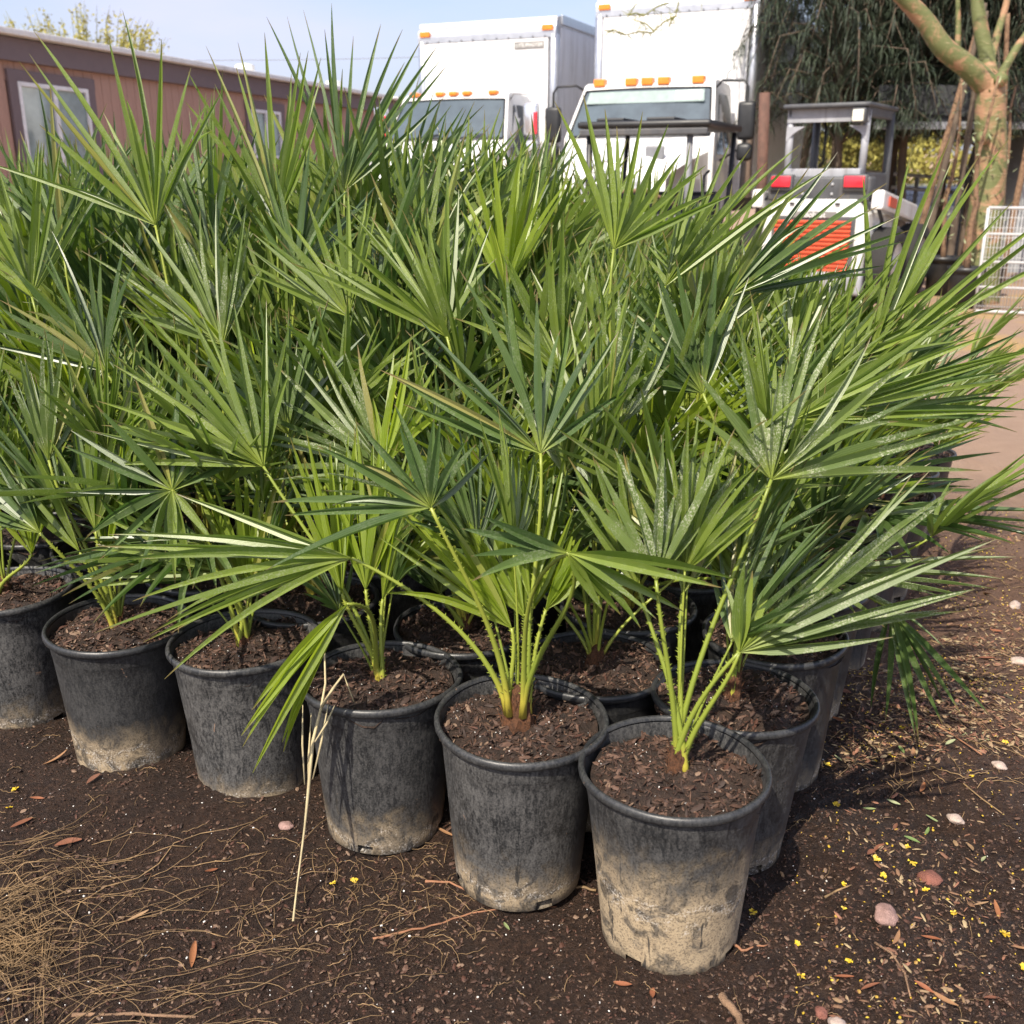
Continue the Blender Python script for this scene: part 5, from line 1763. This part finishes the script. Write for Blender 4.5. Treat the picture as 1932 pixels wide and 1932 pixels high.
def pipe_fence():
    y = 18.5
    a, b = at_y(1560, 318, y), at_y(1990, 352, y)
    t = thing('pipe_fence', 'pale pipe rail fence with wire mesh behind the loader', 'fence', (a.x, a.y, 0))
    o = Vector((a.x, a.y, 0))
    for dz in (0.0, -0.22):
        MB().tube([a - o + Vector((0, 0, dz)), b - o + Vector((0, 0, dz))], 0.03, 8).build('rail', 'roof_white', t, True)
    for k in range(6):
        q = a.lerp(b, k / 5) - o
        MB().tube([(q.x, q.y + 0.03, 0), (q.x, q.y + 0.03, q.z + 0.03)], 0.035, 8).build('fence_post', 'galvanised', t, True)
    m = MB()
    for k in range(60):
        q = a.lerp(b, k / 59) - o
        m.tube([(q.x, q.y, 0.05), (q.x, q.y, q.z - 0.22)], 0.004, 3)
    for k in range(9):
        m.tube([(0, 0, 0.08 + k * 0.12), (b.x - a.x, 0, 0.08 + k * 0.12)], 0.004, 3)
    w = m.build('mesh_wire', 'galvanised', t)
    w['kind'] = 'stuff'


pipe_fence()


def shade_roof():
    y0, y1 = 15.0, 19.0
    a, b = at_y(1655, 240, y0), at_y(2100, 244, y0)
    t = thing('shade_roof', 'low dark shade-cloth roof on rusty posts under the weeping trees', 'canopy', (a.x, a.y, 0))
    n, vs_, fs_ = 16, [], []
    for k in range(n + 1):
        for q in range(6):
            x = (b.x - a.x + 2.5) * k / n
            yy = (y1 - y0) * q / 5
            vs_.append((x, yy, a.z + 0.12 + 0.05 * q + 0.05 * math.sin(k * 0.9) - 0.06 * math.sin(q * math.pi / 5)))
    for k in range(n):
        for q in range(5):
            i = k * 6 + q
            fs_.append((i, i + 1, i + 7, i + 6))
    MB().add(vs_, fs_).build('shade_cloth', 'tarp', t, True)
    MB().box(((b.x - a.x + 2.5) / 2, 0.0, a.z + 0.02), (b.x - a.x + 2.6, 0.07, 0.10), None, 0.01).build('edge_beam', 'steel_grey', t)
    vs2, fs2 = [], []
    for k in range(n + 1):
        x = (b.x - a.x + 2.5) * k / n
        for q in range(4):
            vs2.append((x, 0.06 + 0.05 * math.sin(k * 1.7 + q), a.z + 0.06 + q * 0.16))
    for k in range(n):
        for q in range(3):
            i = k * 4 + q
            fs2.append((i, i + 1, i + 5, i + 4))
    MB().add(vs2, fs2).build('hanging_edge', 'tarp', t, True)
    for x in (0.18, 2.6, 4.6):
        MB().tube([(x, 0.02, 0), (x, 0.02, a.z)], 0.045, 8).build('support_post', 'rust', t, True)


shade_roof()


def wire_panel():
    p = at_z(1838, 592); q = at_z(1838 + 170, 600)
    d = Vector((q.x - p.x, q.y - p.y, 0)); L = 1.6
    ang = math.atan2(d.y, d.x)
    t = thing('wire_panel', 'white welded wire panel standing at the right edge', 'panel', (p.x, p.y, 0), ang)
    H = at_y(1845, 392, p.y).z
    f = MB()
    for z in (0.03, H):
        f.tube([(0, 0, z), (L, 0, z)], 0.016, 8)
    for x in (0, L):
        f.tube([(x, 0, 0), (x, 0, H)], 0.016, 8)
    f.build('frame', 'wire_white', t, True)
    for z in (H * 0.26, H * 0.50, H * 0.76):
        MB().tube([(0, 0.006, z), (L, 0.006, z)], 0.013, 8).build('crossbar', 'wire_white', t, True)
    w = MB().tube([(0, 0, 0.03), (0, 0, H)], 0.0028, 5).mesh('wire', 'wire_white', True)
    for k in range(int(L / 0.031)):
        place('wire', w, t, (0.031 * (k + 1), -0.004, 0))
    hw_ = MB().tube([(0, 0, 0), (L, 0, 0)], 0.003, 5).mesh('cross_wire', 'wire_white', True)
    for k in range(10):
        place('cross_wire', hw_, t, (0, 0.002, 0.08 + k * 0.095))


wire_panel()


# tall black pots with young trees by the panel
def tall_pot(label, u, v, s, seed):
    p = at_z(u, v)
    t = thing('tall_nursery_pot', label, 'pot', (p.x, p.y, 0))
    MB().lathe([(0.0, 0.0), (0.15 * s, 0.0), (0.17 * s, 0.35 * s), (0.175 * s, 0.37 * s), (0.195 * s, 0.37 * s), (0.195 * s, 0.42 * s), (0.17 * s, 0.42 * s), (0.165 * s, 0.36 * s), (0.0, 0.36 * s)], 28).build('pot', 'black_plastic', t, True)
    r_ = random.Random(seed)
    m = MB()
    tr = [(0, 0, 0.34 * s)]
    for k in range(8):
        tr.append((tr[-1][0] + r_.uniform(-0.03, 0.04), tr[-1][1] + r_.uniform(-0.03, 0.03), tr[-1][2] + 0.24))
    m.tube(tr, [0.035 - 0.003 * k for k in range(9)], 8)
    m.build('stem', 'bark_wood', t, True)
    m = MB()
    for k in range(90):
        q = Vector(tr[r_.randrange(1, 9)])
        d = Vector((r_.uniform(-1, 1), r_.uniform(-1, 1), r_.uniform(-0.5, 0.6))).normalized()
        c = q + d * r_.uniform(0.03, 0.25)
        sd = d.cross(ZUP).normalized() * 0.012
        m.add([c - d * 0.04, c + sd, c + d * 0.05, c - sd], [(0, 1, 2, 3)])
    m.build('foliage', 'sage', t)


tall_pot('tall black nursery pot beside the white wire panel', 1815, 580, 1.0, 3)
tall_pot('black nursery pot half hidden behind the tall pot', 1772, 556, 1.05, 8)
tall_pot('shadowed black pot with bare stem left of the wire panel', 1860, 560, 1.0, 11)

# ---------------------------------------------------------------- trees
def limb(m, pts, r0, r1, k=12):
    pts = [Vector(p) for p in pts]
    out = []
    n = len(pts)
    for i in range(n - 1):
        p0, p1, p2, p3 = pts[max(i - 1, 0)], pts[i], pts[i + 1], pts[min(i + 2, n - 1)]
        for q in range(5):
            t = q / 5
            out.append(0.5 * ((2 * p1) + (p2 - p0) * t + (2 * p0 - 5 * p1 + 4 * p2 - p3) * t * t + (3 * p1 - p0 - 3 * p2 + p3) * t ** 3))
    out.append(pts[-1])
    rr = [(r0 + (r1 - r0) * i / (len(out) - 1)) * (1 + 0.10 * mnoise.noise(out[i] * 2.6)) for i in range(len(out))]
    m.tube(out, rr, k)
    return out


def palo_verde():
    y = 11.5
    P = lambda u, v, dy=0.0: at_y(u, v, y + dy)
    b = at_y(1852, 560, y)
    o = Vector((b.x, b.y, 0))
    t = thing('palo_verde_tree', 'green and tan barked tree trunk forking above the wire panel', 'tree', o)
    L = lambda *q: [p - o for p in q]
    m = MB()
    base = Vector((b.x, b.y, -0.05))
    limb(m, L(base, P(1852, 480), P(1862, 380), P(1870, 300), P(1868, 220), P(1868, 150)), 0.20, 0.135, 16)
    m.build('trunk', 'palo_bark', t, True)
    specs = [([P(1866, 165), P(1830, 130, -0.05), P(1780, 90, -0.1), P(1745, 40, -0.1), P(1700, -10, -0.15), P(1620, -90, -0.3)], 0.125, 0.07),
             ([P(1742, 45, -0.1), P(1715, -10, 0.1), P(1690, -80, 0.2)], 0.06, 0.03),
             ([P(1872, 165), P(1862, 110, 0.1), P(1850, 50, 0.15), P(1842, -20, 0.2), P(1850, -110, 0.2)], 0.090, 0.055),
             ([P(1875, 160), P(1895, 130, 0.1), P(1925, 80, 0.2), P(1980, 10, 0.3)], 0.055, 0.03),
             ([P(1866, 130, 0.1), P(1880, 70, 0.3), P(1900, 0, 0.4), P(1910, -80, 0.4)], 0.045, 0.03),
             ([P(1805, 108, 0.3), P(1808, 50, 0.35), P(1806, -30, 0.4)], 0.035, 0.02)]
    for pts, r0, r1 in specs:
        mm = MB(); limb(mm, L(*pts), r0, r1, 12)
        mm.build('limb', 'palo_bark', t, True)
    # knots
    kn = MB().lathe([(0.0, -0.05), (0.06, -0.04), (0.075, 0.0), (0.045, 0.03), (0.02, 0.02), (0.0, 0.0)], 14, axis='y')
    for u, v in ((1888, 150), (1855, 260)):
        q = P(u, v, -0.14) - o
        place('knot', kn.mesh('knot', 'palo_bark', True), t, q)
    # thin green twigs of the crown, mostly above the picture, and the bit of spray hanging before the right truck
    r_ = random.Random(5)
    tw = MB()
    for k in range(420):
        c = Vector((b.x + r_.gauss(-0.3, 1.5), b.y + r_.gauss(0, 1.3), 4.6 + r_.gauss(0.4, 0.5))) - o
        d = Vector((r_.uniform(-1, 1), r_.uniform(-1, 1), r_.uniform(-0.5, 1))).normalized()
        tw.tube([c, c + d * 0.25 + Vector((0, 0, 0.02)), c + d * 0.5], [0.010, 0.006, 0.002], 3)
    for (u0, v0, u1, v1) in ((1290, -40, 1275, 30), (1275, 30, 1230, 62), (1230, 62, 1180, 66), (1180, 66, 1140, 58), (1262, 5, 1215, 30), (1240, -30, 1190, 20), (1275, 30, 1262, 50), (1215, 30, 1185, 28), (1235, 60, 1205, 40), (1330, 0, 1290, -20)):
        a, c = P(u0, v0, -0.6) - o, P(u1, v1, -0.6) - o
        tw.tube([a, (a + c) / 2 + Vector((0, 0, 0.02)), c], [0.009, 0.007, 0.005], 4)
        for k in range(12):
            q = a.lerp(c, r_.random())
            d = Vector((r_.uniform(-1, 1), r_.uniform(-0.3, 0.3), r_.uniform(-1, 1))).normalized()
            tw.tube([q, q + d * r_.uniform(0.04, 0.12)], [0.004, 0.002], 3)
    a, c = P(1620, -90, -0.3) - o, P(1290, -40, -0.6) - o
    tw.tube([a, (a + c) / 2 + Vector((0, 0, 0.25)), c], [0.03, 0.02, 0.011], 6)
    tw.build('crown', 'green_twig', t)


palo_verde()


def weeping_tree(label, x, y, h, seed, lean=0.0, spread=1.3, nbr=60, zlow=2.2):
    r_ = random.Random(seed)
    t = thing('weeping_tree', label, 'tree', (x, y, 0), 0, 'weeping narrow-leaved trees behind the loader')
    m = MB()
    tr = [Vector((0, 0, -0.1))]
    for k in range(7):
        tr.append(tr[-1] + Vector((lean * h / 7 + r_.uniform(-0.06, 0.06), r_.uniform(-0.06, 0.06), h / 7)))
    limb(m, tr, 0.075, 0.02, 9)
    m.build('trunk', 'dark_twig', t, True)
    tw, lf = MB(), MB()
    for k in range(nbr):
        f = r_.uniform(0.30, 1.0)
        q = tr[0].lerp(tr[-1], f)
        q = tr[min(6, int(f * 7))].lerp(tr[min(7, int(f * 7) + 1)], f * 7 - int(f * 7))
        a = r_.uniform(0, 6.28)
        rad = spread * r_.uniform(0.4, 1.0) * (1.15 - 0.5 * f)
        e = q + Vector((math.cos(a) * rad, math.sin(a) * rad, r_.uniform(-0.1, 0.7)))
        e2 = e + Vector((math.cos(a) * 0.35, math.sin(a) * 0.35, -r_.uniform(0.4, 1.2)))
        e2.z = max(e2.z, zlow - 0.4)
        mid = (q + e) / 2 + Vector((0, 0, 0.25))
        tw.tube([q, mid, e, e2], [0.020, 0.014, 0.009, 0.003], 4)
        for w in range(72):
            s = r_.random()
            c = mid.lerp(e, s * 2) if s < 0.5 else e.lerp(e2, s * 2 - 1)
            b_ = r_.uniform(0, 6.28)
            o1 = Vector((math.cos(b_), math.sin(b_), 0))
            ln = r_.uniform(0.22, 0.50)
            wdt = 0.0068
            sd = o1.cross(ZUP) * wdt
            dr = r_.uniform(0.25, 1.0)
            p1 = c + o1 * ln * 0.40 - ZUP * ln * (0.25 * dr)
            p2 = c + o1 * ln * (0.95 - 0.45 * dr) - ZUP * ln * 0.95 * dr
            if p2.z < zlow - 0.6:
                continue
            lf.add([c - sd * 0.5, c + sd * 0.5, p1 + sd, p1 - sd, p2], [(0, 1, 2, 3), (3, 2, 4)])
    tw.build('branches', 'dark_twig', t, True)
    lf.build('foliage', 'needle', t)


WT = [(1500, 16.6, 6.2, 1.35), (1585, 15.6, 6.0, 1.4), (1650, 17.5, 6.6, 1.5), (1715, 15.8, 6.2, 1.5), (1780, 17.2, 6.8, 1.6), (1830, 15.8, 6.0, 1.5), (1905, 17.0, 6.6, 1.6), (1985, 16.0, 6.4, 1.6), (1690, 20.5, 7.4, 1.8), (1850, 20.5, 7.4, 1.9), (1560, 20.0, 7.0, 1.5), (1960, 21.0, 7.4, 1.9)]
WL = ['weeping tree with thin drooping leaves overlapping the right truck box', 'weeping tree rising just behind the loader cab', 'tall weeping tree behind the loader roof edge', 'weeping tree beside the leaning tan limb',
      'dense weeping tree behind the long leaning limb', 'weeping tree close behind the barked trunk', 'weeping tree behind the fork of the barked tree', 'weeping tree at the right picture edge',
      'far weeping tree filling the gap left of the limb', 'far weeping tree behind the barked fork', 'far weeping tree behind the truck box side', 'far weeping tree at the right edge']
for k, (u, y, h, sp_) in enumerate(WT):
    p = at_y(u, 380, y)
    weeping_tree(WL[k], p.x, p.y, h, 300 + k, random.Random(k).uniform(-0.06, 0.10), sp_, 130 if k else 60, 2.35 if k else 1.9)

# slim bare stems under the shade roof
for k, (u, y, lean, lab) in enumerate(((1725, 14.0, 0.16, 'slim pale leaning stem right of the loader'), (1745, 13.6, 0.12, 'slim grey stem beside the leaning stem'), (1800, 14.2, 0.02, 'slim dark stem in front of the far car'),
                                       (1895, 14.4, -0.10, 'slim tan stem right of the barked trunk'), (1905, 13.8, 0.05, 'thin orange-brown stem by the grey tent'))):
    p = at_y(u, 420, y)
    m = MB()
    limb(m, [(p.x, p.y, 0), (p.x + lean * 1.0, p.y, 1.1), (p.x + lean * 2.2, p.y, 2.2), (p.x + lean * 3.4, p.y, 3.3)], 0.05, 0.028, 8)
    tag(m.build('bare_stem', 'dark_twig' if k in (1, 2) else 'bark_wood', smooth=True), lab, 'stem')

# grey tent wall at the right edge
p = at_y(1900, 380, 15.2)
m = MB()
m.add([(p.x, p.y, 0), (p.x + 3.5, p.y + 0.4, 0), (p.x + 3.5, p.y + 0.6, 2.15), (p.x + 0.45, p.y + 0.2, 2.15), (p.x + 0.1, p.y + 2.4, 0), (p.x + 0.5, p.y + 2.4, 2.15), (p.x + 3.5, p.y + 2.6, 0), (p.x + 3.5, p.y + 2.6, 2.15)],
      [(0, 1, 2, 3), (4, 0, 3, 5), (1, 6, 7, 2), (6, 4, 5, 7), (3, 2, 7, 5)])
tag(m.build('tent', 'tent_grey'), 'plain grey fabric tent wall at the right edge behind the panel', 'tent')


# blooming desert bushes
def bush(label, u, v, y, rx, rz, seed, n=900, name='blooming_bush', twig=True, size=0.05):
    c = at_y(u, v, y)
    t = thing(name, label, 'bush', (c.x, c.y, 0))
    r_ = random.Random(seed)
    tw, lf = MB(), MB()
    cz = c.z
    tips = []
    for k in range(70):
        a, e = r_.uniform(0, 6.28), r_.uniform(-0.3, 1.4)
        q = Vector((math.cos(a) * math.cos(e) * rx, math.sin(a) * math.cos(e) * rx, cz + math.sin(e) * rz)) * r_.uniform(0.8, 1.05)
        s = Vector((0, 0, max(0.05, cz * 0.3)))
        tw.tube([s, s.lerp(q, 0.55) + Vector((r_.uniform(-0.1, 0.1), 0, 0.1)), q], [0.03, 0.018, 0.006], 4)
        tips.append((s, q))
    for k in range(n):
        s, q = tips[r_.randrange(len(tips))]
        p = s.lerp(q, r_.uniform(0.5, 1.05)) + Vector((r_.gauss(0, 0.16), r_.gauss(0, 0.16), r_.gauss(0, 0.16))) * rx * 0.35
        d = Vector((r_.uniform(-1, 1), r_.uniform(-1, 1), r_.uniform(-1, 1))).normalized()
        e = d.cross(Vector((0.3, 0.9, 0.2))).normalized()
        z = size * r_.uniform(0.5, 1.3)
        lf.add([p - d * z, p + e * z * 0.5, p + d * z, p - e * z * 0.5], [(0, 1, 2, 3)])
    tw.build('branches', 'green_twig', t, True)
    lf.build('foliage', 'yellow_bloom', t)


bush('yellow blooming bush seen through the loader cab', 1600, 275, 26, 1.7, 1.7, 1, 2600, size=0.08)
bush('yellow-green bush right of the loader beyond the fence', 1680, 300, 30, 2.6, 1.7, 2, 2600, size=0.09)
bush('low olive bush beyond the fence at the far right', 1960, 330, 30, 2.2, 1.3, 4, 1600, size=0.09)


# twiggy flowering tree top showing over the mobile home roof
def twig_tree(label, u, v, y, w, h, seed):
    c = at_y(u, v, y)
    t = thing('flowering_tree', label, 'tree', (c.x, c.y, 0))
    r_ = random.Random(seed)
    m = MB()
    limb(m, [(0, 0, 0), (0.1, 0, c.z * 0.35), (0, 0, c.z * 0.6)], 0.2, 0.12, 10)
    m.build('trunk', 'green_twig', t, True)
    tw, fl = MB(), MB()
    for k in range(90):
        x = r_.uniform(-1, 1)
        z1 = c.z + h * (1 - 0.6 * x * x) * r_.uniform(0.2, 1.0)
        e = Vector((x * w + r_.uniform(-0.2, 0.2), r_.uniform(-1, 1) * w * 0.5, z1))
        s = Vector((x * w * 0.25, 0, c.z * 0.55))
        mid = s.lerp(e, 0.6) + Vector((x * 0.25, 0, -0.1))
        tw.tube([s, mid, e, e + Vector((x * 0.25, 0, 0.35))], [0.035, 0.02, 0.010, 0.004], 4)
        for q in range(46):
            s2 = r_.random()
            p = mid.lerp(e + Vector((x * 0.15, 0, 0.2)), s2) + Vector((r_.gauss(0, 0.08), r_.gauss(0, 0.08), r_.gauss(0, 0.08)))
            d = Vector((r_.uniform(-1, 1), r_.uniform(-1, 1), r_.uniform(-1, 1))).normalized()
            g = d.cross(Vector((0.3, 0.9, 0.2))).normalized()
            z = 0.055 * r_.uniform(0.4, 1.2)
            fl.add([p - d * z, p + g * z * 0.6, p + d * z, p - g * z * 0.6], [(0, 1, 2, 3)])
    tw.build('branches', 'green_twig', t, True)
    fl.build('crown', 'yellow_bloom', t)


twig_tree('yellow flowering tree top showing above the mobile home roof', 150, 110, 34, 2.4, 1.35, 9)
